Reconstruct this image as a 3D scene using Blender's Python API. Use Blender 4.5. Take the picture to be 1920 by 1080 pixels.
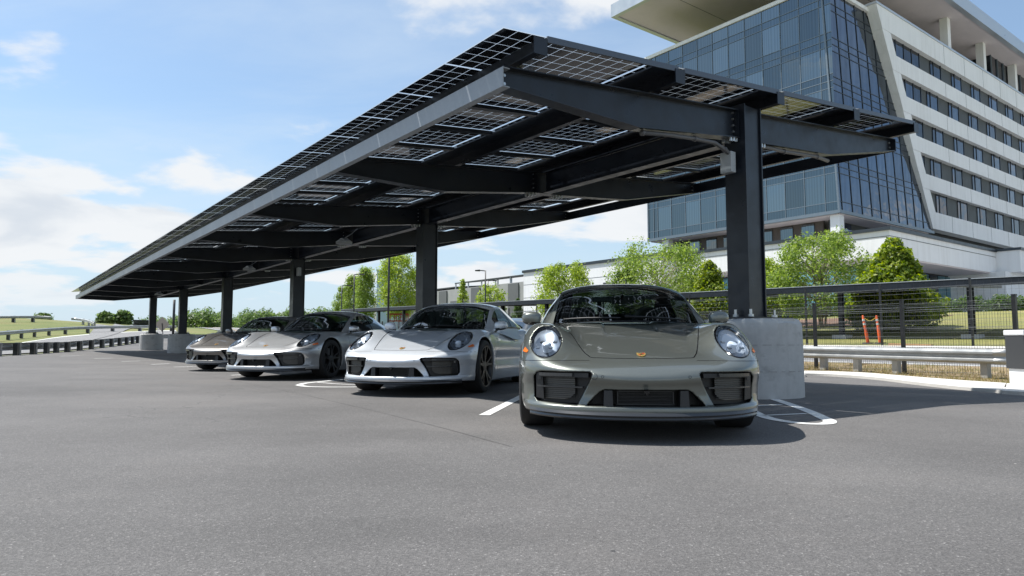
import bpy, bmesh, math, random
import numpy as np
from mathutils import Vector, Matrix

scene = bpy.context.scene
for o in list(bpy.data.objects):
    bpy.data.objects.remove(o)
COL = scene.collection
random.seed(7)
PI = math.pi

# ------------------------------------------------------------------ camera
FPX = 1280.0                       # focal length in photo pixels (24 mm)
PITCH = math.atan(100 / 1280.0)
CAMH = 0.66
cam_data = bpy.data.cameras.new('camera')
cam_data.sensor_width = 36
cam_data.lens = 36 * FPX / 1920
cam_data.clip_start = 0.05
cam_data.clip_end = 6000
cam = bpy.data.objects.new('camera', cam_data)
COL.objects.link(cam)
cam.location = (0, 0, CAMH)
cam.rotation_euler = (PI / 2 + PITCH, 0, 0)
scene.camera = cam

# ------------------------------------------------------------------ sun, sky, exposure
SUN = Vector((-0.519, 0.170, 1.0)).normalized()          # towards the sun
SUN_EL = math.asin(SUN.z)
SUN_ROT = math.atan2(SUN.x, SUN.y)
sl = bpy.data.lights.new('sun', 'SUN')
sl.energy = 5.0
sl.angle = math.radians(0.53)
sl.color = (1.0, 0.97, 0.925)
sun = bpy.data.objects.new('sun', sl)
COL.objects.link(sun)
sun.location = (0, 0, 60)
sun.rotation_euler = (-SUN).to_track_quat('-Z', 'Y').to_euler()

scene.view_settings.view_transform = 'Standard'
scene.view_settings.look = 'None'
scene.view_settings.gamma = 1
scene.view_settings.exposure = 0.50

world = bpy.data.worlds.new('World')
scene.world = world
world.use_nodes = True
wn = world.node_tree.nodes
wl = world.node_tree.links
wn.clear()


def W(type_, **kw):
    n = wn.new(type_)
    for k, v in kw.items():
        setattr(n, k, v)
    return n


def wmath(op, a, b=None, clamp=False):
    n = wn.new('ShaderNodeMath')
    n.operation = op
    n.use_clamp = clamp
    for i, v in enumerate((a, b)):
        if v is None:
            continue
        if isinstance(v, (int, float)):
            n.inputs[i].default_value = v
        else:
            wl.new(v, n.inputs[i])
    return n.outputs[0]


def build_world():
    out = W('ShaderNodeOutputWorld')
    bg = W('ShaderNodeBackground')
    sky = W('ShaderNodeTexSky', sky_type='NISHITA', sun_disc=False)
    sky.sun_elevation = SUN_EL
    sky.sun_rotation = SUN_ROT
    sky.altitude = 100
    sky.air_density = 1.0
    sky.dust_density = 1.0
    sky.ozone_density = 1.0
    co = W('ShaderNodeTexCoord')
    nrm = W('ShaderNodeVectorMath', operation='NORMALIZE')
    wl.new(co.outputs['Generated'], nrm.inputs[0])
    sep = W('ShaderNodeSeparateXYZ')
    wl.new(nrm.outputs[0], sep.inputs[0])
    zc = wmath('MAXIMUM', sep.outputs[2], 0.0)
    den = wmath('ADD', zc, 0.17)
    px = wmath('DIVIDE', sep.outputs[0], den)
    py = wmath('DIVIDE', sep.outputs[1], den)
    cmb = W('ShaderNodeCombineXYZ')
    wl.new(px, cmb.inputs[0])
    wl.new(py, cmb.inputs[1])

    def noise(vec, scale, detail, rough, off, dist=0.0):
        m = W('ShaderNodeMapping')
        m.inputs['Location'].default_value = off
        wl.new(vec, m.inputs[0])
        n = W('ShaderNodeTexNoise')
        n.inputs['Scale'].default_value = scale
        n.inputs['Detail'].default_value = detail
        n.inputs['Roughness'].default_value = rough
        n.inputs['Distortion'].default_value = dist
        wl.new(m.outputs[0], n.inputs['Vector'])
        return n.outputs[0]

    def ramp(v, a, b):
        n = W('ShaderNodeMapRange', interpolation_type='SMOOTHSTEP')
        n.inputs['From Min'].default_value = a
        n.inputs['From Max'].default_value = b
        wl.new(v, n.inputs['Value'])
        return n.outputs[0]

    base = cmb.outputs[0]
    OFF = (0.6, 4.2, 0.9)

    def density(off, det):
        mask = noise(base, 0.55, 1.0, 0.5, (off[0] * 0.7 + 5, off[1] * 0.7, off[2]))
        puff = noise(base, 1.55, det, 0.52, off, 0.25)
        return wmath('ADD', wmath('MULTIPLY', mask, 0.55), wmath('MULTIPLY', puff, 1.0))
    dens = density(OFF, 11.0)
    low = ramp(sep.outputs[2], 0.50, 0.10)
    dens = wmath('ADD', dens, wmath('MULTIPLY', low, 0.075))
    cover = ramp(dens, 0.838, 0.925)
    # the same cloud sampled lower down and away from the sun: its thick parts go grey
    dens2 = density((OFF[0] - 0.07, OFF[1] + 0.10, OFF[2]), 5.0)
    thick = wmath('MULTIPLY', ramp(wmath('ADD', dens2, wmath('MULTIPLY', low, 0.075)), 0.92, 1.14), 0.55)
    # thin veil
    mv = W('ShaderNodeMapping')
    mv.inputs['Rotation'].default_value = (0, 0, 0.6)
    mv.inputs['Scale'].default_value = (1.0, 2.2, 1.0)
    wl.new(base, mv.inputs[0])
    veil = noise(mv.outputs[0], 0.8, 7.0, 0.6, (8.0, 2.0, 0.0), 0.4)
    veil = wmath('ADD', wmath('MULTIPLY', ramp(veil, 0.38, 0.78), 0.42), 0.17)
    horizon = wmath('MULTIPLY', ramp(sep.outputs[2], 0.34, 0.02), 0.80)

    STR = 0.115
    skm = W('ShaderNodeVectorMath', operation='MULTIPLY')
    wl.new(sky.outputs[0], skm.inputs[0])
    skm.inputs[1].default_value = (STR * 0.86, STR * 1.0, STR * 1.05)

    def mix(f, a, b):
        n = W('ShaderNodeMix', data_type='RGBA')
        if isinstance(f, float):
            n.inputs[0].default_value = f
        else:
            wl.new(f, n.inputs[0])
        for s, v in ((6, a), (7, b)):
            if isinstance(v, tuple):
                n.inputs[s].default_value = v
            else:
                wl.new(v, n.inputs[s])
        return n.outputs[2]
    c = mix(horizon, skm.outputs[0], (0.43, 0.535, 0.63, 1))
    c = mix(veil, c, (0.50, 0.59, 0.68, 1))
    cl = mix(thick, (0.64, 0.655, 0.67, 1), (0.39, 0.445, 0.52, 1))
    fade = ramp(sep.outputs[2], 0.0, 0.10)
    cv = wmath('MULTIPLY', cover, wmath('ADD', wmath('MULTIPLY', fade, 0.55), 0.40))
    c = mix(cv, c, cl)
    wl.new(c, bg.inputs[0])
    bg.inputs[1].default_value = 1.0
    wl.new(bg.outputs[0], out.inputs[0])


build_world()

# ------------------------------------------------------------------ pixel -> world
def ray(px, py):
    v = (px - 960) / FPX
    w = (540 - py) / FPX
    return Vector((v, math.cos(PITCH) - w * math.sin(PITCH), math.sin(PITCH) + w * math.cos(PITCH)))


CAMP = Vector((0, 0, CAMH))
ALPHA = math.atan(978 / 1284.0)
ER = Vector((-math.sin(ALPHA), math.cos(ALPHA), 0))     # along the parking row, away to the left
ET = Vector((math.cos(ALPHA), math.sin(ALPHA), 0))      # across the row, away to the right
C0 = Vector((2.923, 8.467, 0))                          # first column


def RT(r, t, z=0.0):
    p = C0 + ER * r + ET * t
    return Vector((p.x, p.y, z))


def to_rt(p):
    d = Vector((p[0], p[1], 0)) - C0
    return d.dot(ER), d.dot(ET)


_ta = np.array([-200, .5, 5.8, 9.3, 11, 13, 16, 20, 40, 60, 120, 400], float)
_tz = np.array([0, 0, -.17, -.17, -.10, .02, .22, .55, 2.4, 2.9, 3.4, 5], float)


def sstep(a, b, x):
    x = np.clip((x - a) / (b - a), 0, 1)
    return x * x * (3 - 2 * x)


def terrain(x, y):
    dx = x - C0.x
    dy = y - C0.y
    r = dx * ER.x + dy * ER.y
    t = dx * ET.x + dy * ET.y
    z = np.interp(t, _ta, _tz) * (1 - 0.75 * sstep(15, 60, r))
    z = z + 0.0028 * np.clip(r, 0, 36)
    far = np.clip(r - 37, 0, None)
    z = z + 0.030 * far * (1 - sstep(70, 260, far) * 0.72) * (1 - sstep(20, 90, t) * 0.5)
    z = z + 2.0 * np.exp(-(((x + 84) / 34) ** 2 + ((y - 92) / 22) ** 2))
    return z


def gz(x, y):
    return float(terrain(np.array(x, float), np.array(y, float)))


def ground(px, py, lift=0.0, smax=700):
    d = ray(px, py)
    s = np.concatenate([np.linspace(1.5, 60, 1200), np.linspace(60.2, smax, 1600)])
    X = d.x * s
    Y = d.y * s
    Z = CAMH + d.z * s
    below = Z <= terrain(X, Y) + lift
    i = int(np.argmax(below)) if below.any() else len(s) - 1
    if i > 0 and below.any():
        a, b = s[i - 1], s[i]
        fa = CAMH + d.z * a - gz(d.x * a, d.y * a) - lift
        fb = CAMH + d.z * b - gz(d.x * b, d.y * b) - lift
        k = a + (b - a) * fa / (fa - fb + 1e-9)
    else:
        k = s[i]
    return Vector((d.x * k, d.y * k, gz(d.x * k, d.y * k) + lift))


def on_r(px, py, r):
    d = ray(px, py)
    s = (r - (CAMP - C0).dot(ER)) / d.dot(ER)
    return CAMP + d * s


def on_t(px, py, t):
    d = ray(px, py)
    s = (t - (CAMP - C0).dot(ET)) / d.dot(ET)
    return CAMP + d * s


def at_y(px, py, Y):
    d = ray(px, py)
    return CAMP + d * (Y / d.y)


# ------------------------------------------------------------------ materials
MATS = {}


def pbsdf(name, color, rough=0.6, metal=0.0, **kw):
    m = bpy.data.materials.new(name)
    m.use_nodes = True
    b = m.node_tree.nodes['Principled BSDF']
    b.inputs['Base Color'].default_value = (*color, 1)
    b.inputs['Roughness'].default_value = rough
    b.inputs['Metallic'].default_value = metal
    for k, v in kw.items():
        b.inputs[k].default_value = v
    MATS[name] = m
    return m


class NT:
    """small helper round a material's node tree"""

    def __init__(self, m):
        self.m = m
        self.n = m.node_tree.nodes
        self.l = m.node_tree.links
        self.b = self.n['Principled BSDF']

    def coord(self, kind='Object', scale=(1, 1, 1)):
        c = self.n.new('ShaderNodeTexCoord')
        mp = self.n.new('ShaderNodeMapping')
        mp.inputs['Scale'].default_value = scale
        self.l.new(c.outputs[kind], mp.inputs[0])
        return mp.outputs[0]

    def geo(self, scale=(1, 1, 1)):
        c = self.n.new('ShaderNodeNewGeometry')
        mp = self.n.new('ShaderNodeMapping')
        mp.inputs['Scale'].default_value = scale
        self.l.new(c.outputs['Position'], mp.inputs[0])
        return mp.outputs[0]

    def noise(self, vec, scale, detail=4, rough=0.55, dist=0.0):
        n = self.n.new('ShaderNodeTexNoise')
        n.inputs['Scale'].default_value = scale
        n.inputs['Detail'].default_value = detail
        n.inputs['Roughness'].default_value = rough
        n.inputs['Distortion'].default_value = dist
        self.l.new(vec, n.inputs['Vector'])
        return n.outputs[0]

    def voro(self, vec, scale, feature='F1', out=0):
        n = self.n.new('ShaderNodeTexVoronoi')
        n.feature = feature
        n.inputs['Scale'].default_value = scale
        self.l.new(vec, n.inputs['Vector'])
        return n.outputs[out]

    def ramp(self, v, stops, interp='LINEAR'):
        n = self.n.new('ShaderNodeValToRGB')
        n.color_ramp.interpolation = interp
        e = n.color_ramp.elements
        while len(e) < len(stops):
            e.new(0.5)
        for i, (p, c) in enumerate(stops):
            e[i].position = p
            e[i].color = (*c, 1) if len(c) == 3 else c
        self.l.new(v, n.inputs[0])
        return n.outputs[0]

    def mrange(self, v, a, b, c=0.0, d=1.0):
        n = self.n.new('ShaderNodeMapRange')
        for i, k in enumerate((a, b, c, d)):
            n.inputs[i + 1].default_value = k
        self.l.new(v, n.inputs[0])
        return n.outputs[0]

    def math(self, op, a, b=0.0):
        n = self.n.new('ShaderNodeMath')
        n.operation = op
        for i, v in enumerate((a, b)):
            if isinstance(v, (int, float)):
                n.inputs[i].default_value = v
            else:
                self.l.new(v, n.inputs[i])
        return n.outputs[0]

    def mix(self, f, a, b, mode='MIX'):
        n = self.n.new('ShaderNodeMix')
        n.data_type = 'RGBA'
        n.blend_type = mode
        if isinstance(f, (int, float)):
            n.inputs[0].default_value = f
        else:
            self.l.new(f, n.inputs[0])
        for s, v in ((6, a), (7, b)):
            if isinstance(v, tuple):
                n.inputs[s].default_value = (*v, 1) if len(v) == 3 else v
            else:
                self.l.new(v, n.inputs[s])
        return n.outputs[2]

    def bump(self, h, strength=0.3, dist=0.01):
        n = self.n.new('ShaderNodeBump')
        n.inputs['Strength'].default_value = strength
        n.inputs['Distance'].default_value = dist
        self.l.new(h, n.inputs['Height'])
        self.l.new(n.outputs[0], self.b.inputs['Normal'])
        return n

    def set(self, sock, v):
        self.l.new(v, self.b.inputs[sock])


def noisy(name, color, var=0.12, scale=3.0, rough=0.7, metal=0.0, bump=0.0, bscale=40, **kw):
    """plain colour with soft large-scale and fine variation"""
    m = pbsdf(name, color, rough, metal, **kw)
    t = NT(m)
    g = t.geo()
    n1 = t.noise(g, scale, 5, 0.6)
    n2 = t.noise(g, scale * 14, 3, 0.6)
    v = t.math('ADD', t.math('MULTIPLY', n1, 0.65), t.math('MULTIPLY', n2, 0.35))
    lo = tuple(max(0, c * (1 - var)) for c in color)
    hi = tuple(min(1, c * (1 + var)) for c in color)
    t.set('Base Color', t.ramp(v, [(0.32, lo), (0.68, hi)]))
    t.set('Roughness', t.mrange(n1, 0.3, 0.7, max(0.02, rough - 0.08), min(1, rough + 0.08)))
    if bump:
        t.bump(t.noise(g, bscale, 3), bump, 0.01)
    return m


# asphalt ---------------------------------------------------------------
def asphalt(name, lo, hi, patch=0.5):
    m = pbsdf(name, lo, 0.85)
    t = NT(m)
    g = t.geo()
    cell = t.n.new('ShaderNodeSeparateColor')
    t.l.new(t.voro(g, 180.0, 'F1', 1), cell.inputs[0])
    mid_c = tuple((a + b) / 2 for a, b in zip(lo, hi))
    stone = t.ramp(cell.outputs[0], [(0.0, lo), (0.5, mid_c), (0.93, hi), (0.985, tuple(min(1, 1.35 * c) for c in hi)), (1.0, tuple(min(1, 1.9 * c) for c in hi))])
    big = t.noise(g, 0.16, 3, 0.6)
    mid = t.noise(g, 0.9, 6, 0.65)
    lane = t.noise(t.geo((0.25, 1.6, 1)), 0.55, 4, 0.6)          # long tyre-polished streaks
    shade = t.math('ADD', t.math('MULTIPLY', big, 0.50), t.math('ADD', t.math('MULTIPLY', mid, 0.28), t.math('MULTIPLY', lane, 0.22)))
    k = t.mrange(shade, 0.36, 0.64, 1 - 0.34 * patch, 1 + 0.26 * patch)
    comb = t.n.new('ShaderNodeCombineColor')
    for i in range(3):
        t.l.new(k, comb.inputs[i])
    col = t.mix(1.0, stone, comb.outputs[0], 'MULTIPLY')
    # warm dusty patches
    dust = t.mrange(t.noise(t.geo((1, 1, 1)), 0.33, 5, 0.6), 0.52, 0.72, 0.0, 0.30 * patch)
    col = t.mix(dust, col, (0.175, 0.155, 0.138))
    # rare pale chips, dark flecks and a few oil drips
    ch = t.voro(g, 4.2, 'F1', 0)
    chs = t.n.new('ShaderNodeSeparateColor')
    t.l.new(t.voro(g, 4.2, 'F1', 1), chs.inputs[0])
    chip = t.mrange(ch, 0.020, 0.030, 1.0, 0.0)
    col = t.mix(t.math('MULTIPLY', chip, t.mrange(chs.outputs[1], 0.72, 0.74)), col, (0.44, 0.42, 0.39))
    col = t.mix(t.math('MULTIPLY', t.mrange(ch, 0.03, 0.045, 1.0, 0.0), t.mrange(chs.outputs[2], 0.86, 0.88, 0.0, 0.85)), col, (0.025, 0.025, 0.027))
    oil = t.voro(g, 0.42, 'F1', 0)
    oil = t.math('ADD', oil, t.math('MULTIPLY', t.noise(g, 6, 4), 0.14))
    col = t.mix(t.mrange(oil, 0.12, 0.21, 0.28 * patch, 0.0), col, (0.045, 0.043, 0.042))
    # hairline cracks
    cr = t.n.new('ShaderNodeTexVoronoi')
    cr.feature = 'DISTANCE_TO_EDGE'
    cr.inputs['Scale'].default_value = 0.22
    wob = t.n.new('ShaderNodeVectorMath')
    wob.operation = 'ADD'
    nz = t.n.new('ShaderNodeTexNoise')
    nz.inputs['Scale'].default_value = 1.3
    nz.inputs['Detail'].default_value = 5
    t.l.new(g, nz.inputs['Vector'])
    t.l.new(g, wob.inputs[0])
    t.l.new(nz.outputs[1], wob.inputs[1])
    t.l.new(wob.outputs[0], cr.inputs['Vector'])
    crk = t.math('MULTIPLY', t.mrange(cr.outputs[0], 0.0008, 0.0026, 1.0, 0.0), t.mrange(t.noise(g, 0.4, 2), 0.52, 0.60))
    col = t.mix(t.math('MULTIPLY', crk, 0.55 * patch), col, (0.03, 0.03, 0.03))
    t.set('Base Color', col)
    h = t.math('ADD', t.voro(g, 180.0, 'F1', 0), t.math('MULTIPLY', t.noise(g, 480, 2), 0.5))
    t.bump(h, 0.55, 0.004)
    return m


asphalt('asphalt_lot', (0.078, 0.074, 0.0715), (0.143, 0.136, 0.130), 1.0)
asphalt('asphalt_road', (0.13, 0.128, 0.127), (0.24, 0.235, 0.23), 0.3)
def worn_paint():
    m = pbsdf('line_paint', (0.70, 0.70, 0.68), 0.6)
    t = NT(m)
    g = t.geo()
    w = t.math('ADD', t.math('MULTIPLY', t.noise(g, 55, 5, 0.7), 0.6), t.math('MULTIPLY', t.noise(g, 2.2, 4, 0.6), 0.4))
    c = t.ramp(t.noise(g, 4, 5, 0.6), [(0.35, (0.58, 0.575, 0.55)), (0.65, (0.76, 0.76, 0.74))])
    t.set('Base Color', t.mix(t.mrange(w, 0.56, 0.64, 0.0, 0.75), c, (0.13, 0.125, 0.12)))
    t.bump(t.voro(g, 210, 'F1', 0), 0.35, 0.003)


worn_paint()
noisy('yellow_paint', (0.75, 0.42, 0.05), 0.10, 6, 0.55)
noisy('kerb_concrete', (0.56, 0.54, 0.50), 0.10, 2.0, 0.85, bump=0.15, bscale=60)


def concrete(name, col):
    m = pbsdf(name, col, 0.88)
    t = NT(m)
    g = t.geo()
    st = t.noise(t.geo((5, 5, 0.7)), 1.0, 6, 0.65)
    fine = t.noise(g, 9, 7, 0.7)
    v = t.math('ADD', t.math('MULTIPLY', st, 0.55), t.math('MULTIPLY', fine, 0.45))
    c = t.ramp(v, [(0.3, tuple(x * 0.80 for x in col)), (0.5, col), (0.72, tuple(min(1, x * 1.17) for x in col))])
    blot = t.mrange(t.noise(t.geo((1.6, 1.6, 2.6)), 1.9, 5, 0.65), 0.56, 0.66)
    c = t.mix(t.math('MULTIPLY', blot, 0.55), c, tuple(x * 0.62 for x in col))
    t.set('Base Color', c)
    t.bump(t.math('ADD', t.noise(g, 70, 4), t.mrange(t.voro(g, 16, 'F1', 0), 0, .12, -.6, 0)), 0.35, 0.006)
    return m


concrete('pier_concrete', (0.43, 0.43, 0.42))


def steel_paint():
    m = pbsdf('dark_steel', (0.010, 0.012, 0.016), 0.34)
    t = NT(m)
    g = t.geo()
    n = t.noise(g, 2.4, 6, 0.6)
    t.set('Base Color', t.ramp(n, [(0.35, (0.0085, 0.011, 0.0165)), (0.65, (0.014, 0.0185, 0.027))]))
    t.set('Roughness', t.mrange(t.noise(g, 5, 5, .6), 0.3, 0.7, 0.26, 0.44))
    t.b.inputs['Specular IOR Level'].default_value = 0.42
    return m


steel_paint()
noisy('eave_steel', (0.29, 0.31, 0.33), 0.10, 2, 0.42, 0.2)
noisy('galvanised', (0.46, 0.48, 0.50), 0.16, 5, 0.42, 0.75)
noisy('zinc_bolt', (0.55, 0.57, 0.58), 0.1, 8, 0.35, 0.9)
noisy('conduit', (0.10, 0.10, 0.105), 0.1, 6, 0.5)
noisy('box_grey', (0.33, 0.35, 0.36), 0.08, 4, 0.5)
pbsdf('solar_cell', (0.006, 0.007, 0.011), 0.07, 0.0, **{'Specular IOR Level': 0.24})
pbsdf('panel_frame', (0.10, 0.11, 0.125), 0.35, 0.6)


def schlick(n, l, f0=0.04, boost=1.0):
    """view-angle reflectance that is the same from both sides of a thin pane"""
    lw = n.new('ShaderNodeLayerWeight')
    lw.inputs['Blend'].default_value = 0.5
    pw = n.new('ShaderNodeMath')
    pw.operation = 'POWER'
    pw.inputs[1].default_value = 5.0
    l.new(lw.outputs['Facing'], pw.inputs[0])
    ma = n.new('ShaderNodeMath')
    ma.operation = 'MULTIPLY_ADD'
    ma.use_clamp = True
    ma.inputs[1].default_value = 1 - f0
    ma.inputs[2].default_value = f0
    l.new(pw.outputs[0], ma.inputs[0])
    mb_ = n.new('ShaderNodeMath')
    mb_.operation = 'MULTIPLY'
    mb_.use_clamp = True
    mb_.inputs[1].default_value = boost
    l.new(ma.outputs[0], mb_.inputs[0])
    return mb_.outputs[0]


def panel_glass():
    m = bpy.data.materials.new('panel_glass')
    m.use_nodes = True
    n = m.node_tree.nodes
    l = m.node_tree.links
    n.clear()
    out = n.new('ShaderNodeOutputMaterial')
    tr = n.new('ShaderNodeBsdfTransparent')
    tr.inputs[0].default_value = (0.64, 0.69, 0.72, 1)
    tl = n.new('ShaderNodeBsdfTranslucent')
    tl.inputs[0].default_value = (0.80, 0.85, 0.88, 1)
    gl = n.new('ShaderNodeBsdfGlossy')
    gl.inputs['Roughness'].default_value = 0.03
    mx = n.new('ShaderNodeMixShader')
    mx.inputs[0].default_value = 0.22
    l.new(tr.outputs[0], mx.inputs[1])
    l.new(tl.outputs[0], mx.inputs[2])
    m2 = n.new('ShaderNodeMixShader')
    l.new(schlick(n, l, 0.05), m2.inputs[0])
    l.new(mx.outputs[0], m2.inputs[1])
    l.new(gl.outputs[0], m2.inputs[2])
    l.new(m2.outputs[0], out.inputs[0])
    MATS['panel_glass'] = m


panel_glass()


def grass_mat(name, a, b, c, scale=0.5):
    m = pbsdf(name, a, 0.95)
    t = NT(m)
    g = t.geo()
    n1 = t.noise(g, scale, 6, 0.65)
    n2 = t.noise(g, 22, 4, 0.7)
    v = t.math('ADD', t.math('MULTIPLY', n1, 0.62), t.math('MULTIPLY', n2, 0.38))
    t.set('Base Color', t.ramp(v, [(0.34, a), (0.5, b), (0.66, c)]))
    t.bump(n2, 0.8, 0.05)
    return m


grass_mat('field_grass', (0.085, 0.125, 0.030), (0.15, 0.165, 0.048), (0.235, 0.195, 0.085), 0.10)
grass_mat('lawn_grass', (0.13, 0.155, 0.036), (0.225, 0.22, 0.068), (0.30, 0.26, 0.105), 0.35)
grass_mat('verge_soil', (0.15, 0.14, 0.05), (0.27, 0.20, 0.11), (0.40, 0.30, 0.19), 1.3)
grass_mat('pine_straw', (0.11, 0.065, 0.045), (0.19, 0.115, 0.08), (0.27, 0.18, 0.13), 1.2)

# ------------------------------------------------------------------ objects
def tag(o, label=None, cat=None, group=None, kind=None):
    for k, v in (('label', label), ('category', cat), ('group', group), ('kind', kind)):
        if v:
            o[k] = v
    return o


def empty(name, loc=(0, 0, 0), rz=0.0):
    o = bpy.data.objects.new(name, None)
    o.empty_display_size = 0.2
    COL.objects.link(o)
    o.location = loc
    o.rotation_euler = (0, 0, rz)
    return o


def link(name, mesh, parent=None, loc=None):
    o = bpy.data.objects.new(name, mesh)
    COL.objects.link(o)
    if parent:
        o.parent = parent
    if loc is not None:
        o.location = loc
    return o


class MB:
    """mesh builder; coordinates are given in world space and stored relative to org"""

    def __init__(self, org=(0, 0, 0)):
        self.v = []
        self.f = []
        self.m = []
        self.org = Vector(org)

    def add(self, verts, faces, mi=0):
        b = len(self.v)
        self.v.extend(Vector(p) for p in verts)
        self.f.extend([tuple(b + i for i in f) for f in faces])
        self.m.extend([mi] * len(faces))

    def hexa(self, p, mi=0):
        """8 corners: bottom 0-3 anticlockwise, top 4-7"""
        self.add(p, [(3, 2, 1, 0), (4, 5, 6, 7), (0, 1, 5, 4), (1, 2, 6, 5), (2, 3, 7, 6), (3, 0, 4, 7)], mi)

    def box(self, c, s, mi=0, ax=None, ay=None, az=None):
        c = Vector(c)
        ax = ax or Vector((1, 0, 0))
        ay = ay or Vector((0, 1, 0))
        az = az or Vector((0, 0, 1))
        X, Y, Z = ax * (s[0] / 2), ay * (s[1] / 2), az * (s[2] / 2)
        self.hexa([c - X - Y - Z, c + X - Y - Z, c + X + Y - Z, c - X + Y - Z,
                   c - X - Y + Z, c + X - Y + Z, c + X + Y + Z, c - X + Y + Z], mi)

    def bar(self, a, b, w, h, mi=0, up=None):
        """box beam from a to b, w across, h along up"""
        a = Vector(a)
        b = Vector(b)
        d = (b - a)
        L = d.length
        if L < 1e-6:
            return
        d.normalize()
        u = Vector(up) if up else Vector((0, 0, 1))
        if abs(d.dot(u)) > 0.98:
            u = Vector((1, 0, 0))
        s = d.cross(u).normalized()
        u = s.cross(d).normalized()
        self.box((a + b) / 2, (w, L, h), mi, s, d, u)

    def prism(self, poly, ext, mi=0):
        """extrude a polygon (world points) by vector ext, closed"""
        n = len(poly)
        ext = Vector(ext)
        p = [Vector(q) for q in poly]
        q = [a + ext for a in p]
        self.add(p + q, [tuple(range(n))[::-1], tuple(range(n, 2 * n))] +
                 [(i, (i + 1) % n, n + (i + 1) % n, n + i) for i in range(n)], mi)

    def tube(self, pts, rad, n=8, mi=0, cap=True):
        pts = [Vector(p) for p in pts]
        k = len(pts)
        rads = rad if isinstance(rad, (list, tuple)) else [rad] * k
        vs = []
        pu = None
        for i, p in enumerate(pts):
            d = (pts[min(i + 1, k - 1)] - pts[max(i - 1, 0)]).normalized()
            if pu is None:
                u = Vector((0, 0, 1)) if abs(d.z) < 0.9 else Vector((1, 0, 0))
            else:
                u = pu
            s = d.cross(u).normalized()
            u = s.cross(d).normalized()
            pu = u
            for j in range(n):
                a = 2 * PI * j / n
                vs.append(p + (s * math.cos(a) + u * math.sin(a)) * rads[i])
        fs = []
        for i in range(k - 1):
            for j in range(n):
                j2 = (j + 1) % n
                fs.append((i * n + j, i * n + j2, (i + 1) * n + j2, (i + 1) * n + j))
        if cap:
            fs.append(tuple(range(n))[::-1])
            fs.append(tuple((k - 1) * n + j for j in range(n)))
        self.add(vs, fs, mi)

    def build(self, name, mats, parent=None, smooth=False, bevel=0.0, auto=None):
        me = bpy.data.meshes.new(name)
        me.from_pydata([tuple(p - self.org) for p in self.v], [], self.f)
        for mt in (mats if isinstance(mats, (list, tuple)) else [mats]):
            me.materials.append(MATS[mt] if isinstance(mt, str) else mt)
        if any(self.m):
            me.polygons.foreach_set('material_index', self.m)
        if smooth:
            me.polygons.foreach_set('use_smooth', [True] * len(me.polygons))
        if auto is not None:
            me.polygons.foreach_set('use_smooth', [True] * len(me.polygons))
            me.set_sharp_from_angle(angle=math.radians(auto))
        me.update()
        o = link(name, me, parent)
        if parent is None:
            o.location = self.org
        if bevel:
            b = o.modifiers.new('bevel', 'BEVEL')
            b.width = bevel
            b.segments = 2
            b.limit_method = 'ANGLE'
            b.angle_limit = math.radians(40)
        return o
# ================================================================== setting
def sheet(name, xs, ys, mat, lift, inside=None, kind='structure', parent=None):
    """grid sheet following the terrain; inside(X, Y) masks faces"""
    X, Y = np.meshgrid(xs, ys)
    Z = terrain(X, Y) + lift
    nx, ny = len(xs), len(ys)
    me = bpy.data.meshes.new(name)
    idx = np.arange(nx * ny).reshape(ny, nx)
    quads = np.stack([idx[:-1, :-1], idx[:-1, 1:], idx[1:, 1:], idx[1:, :-1]], -1).reshape(-1, 4)
    if inside is not None:
        cx = (X[:-1, :-1] + X[1:, 1:]) / 2
        cy = (Y[:-1, :-1] + Y[1:, 1:]) / 2
        quads = quads[inside(cx, cy).reshape(-1)]
    me.from_pydata(np.stack([X, Y, Z], -1).reshape(-1, 3).tolist(), [], quads.tolist())
    me.materials.append(MATS[mat])
    me.polygons.foreach_set('use_smooth', [True] * len(me.polygons))
    me.update()
    o = link(name, me, parent)
    if kind:
        o['kind'] = kind
    return o


def ribbon(name, left, right, mat, lift, kind='structure', parent=None, sub=8, across=3, thick=0.0):
    """strip between two polylines (world xy), draped over the terrain"""
    def dense(pl):
        pl = [Vector((p[0], p[1], 0)) for p in pl]
        out = []
        for i in range(len(pl) - 1):
            p0 = pl[max(i - 1, 0)]
            p1, p2 = pl[i], pl[i + 1]
            p3 = pl[min(i + 2, len(pl) - 1)]
            for k in range(sub):
                u = k / sub
                out.append(0.5 * ((2 * p1) + (p2 - p0) * u + (2 * p0 - 5 * p1 + 4 * p2 - p3) * u * u +
                                  (3 * p1 - p0 - 3 * p2 + p3) * u ** 3))
        out.append(pl[-1])
        return out
    L, R = dense(left), dense(right)
    vs, fs = [], []
    n = across + 1
    for a, b in zip(L, R):
        for j in range(n):
            p = a.lerp(b, j / across)
            vs.append((p.x, p.y, gz(p.x, p.y) + lift))
    for i in range(len(L) - 1):
        for j in range(across):
            fs.append((i * n + j, i * n + j + 1, (i + 1) * n + j + 1, (i + 1) * n + j))
    if thick:
        b = len(vs)
        vs += [(v[0], v[1], v[2] - thick) for v in vs]
        for i in range(len(L) - 1):
            fs.append((i * n, (i + 1) * n, b + (i + 1) * n, b + i * n))
            j = across
            fs.append((i * n + j, b + i * n + j, b + (i + 1) * n + j, (i + 1) * n + j))
        for i in (0, len(L) - 1):
            fs.append((i * n, i * n + across, b + i * n + across, b + i * n))
    me = bpy.data.meshes.new(name)
    me.from_pydata(vs, [], fs)
    me.materials.append(MATS[mat])
    me.update()
    bm = bmesh.new()
    bm.from_mesh(me)
    bmesh.ops.recalc_face_normals(bm, faces=bm.faces)
    up = sum(f.normal.z * f.calc_area() for f in bm.faces)
    if up < 0:
        bmesh.ops.reverse_faces(bm, faces=bm.faces)
    bm.to_mesh(me)
    bm.free()
    o = link(name, me, parent)
    if kind:
        o['kind'] = kind
    return o


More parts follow.
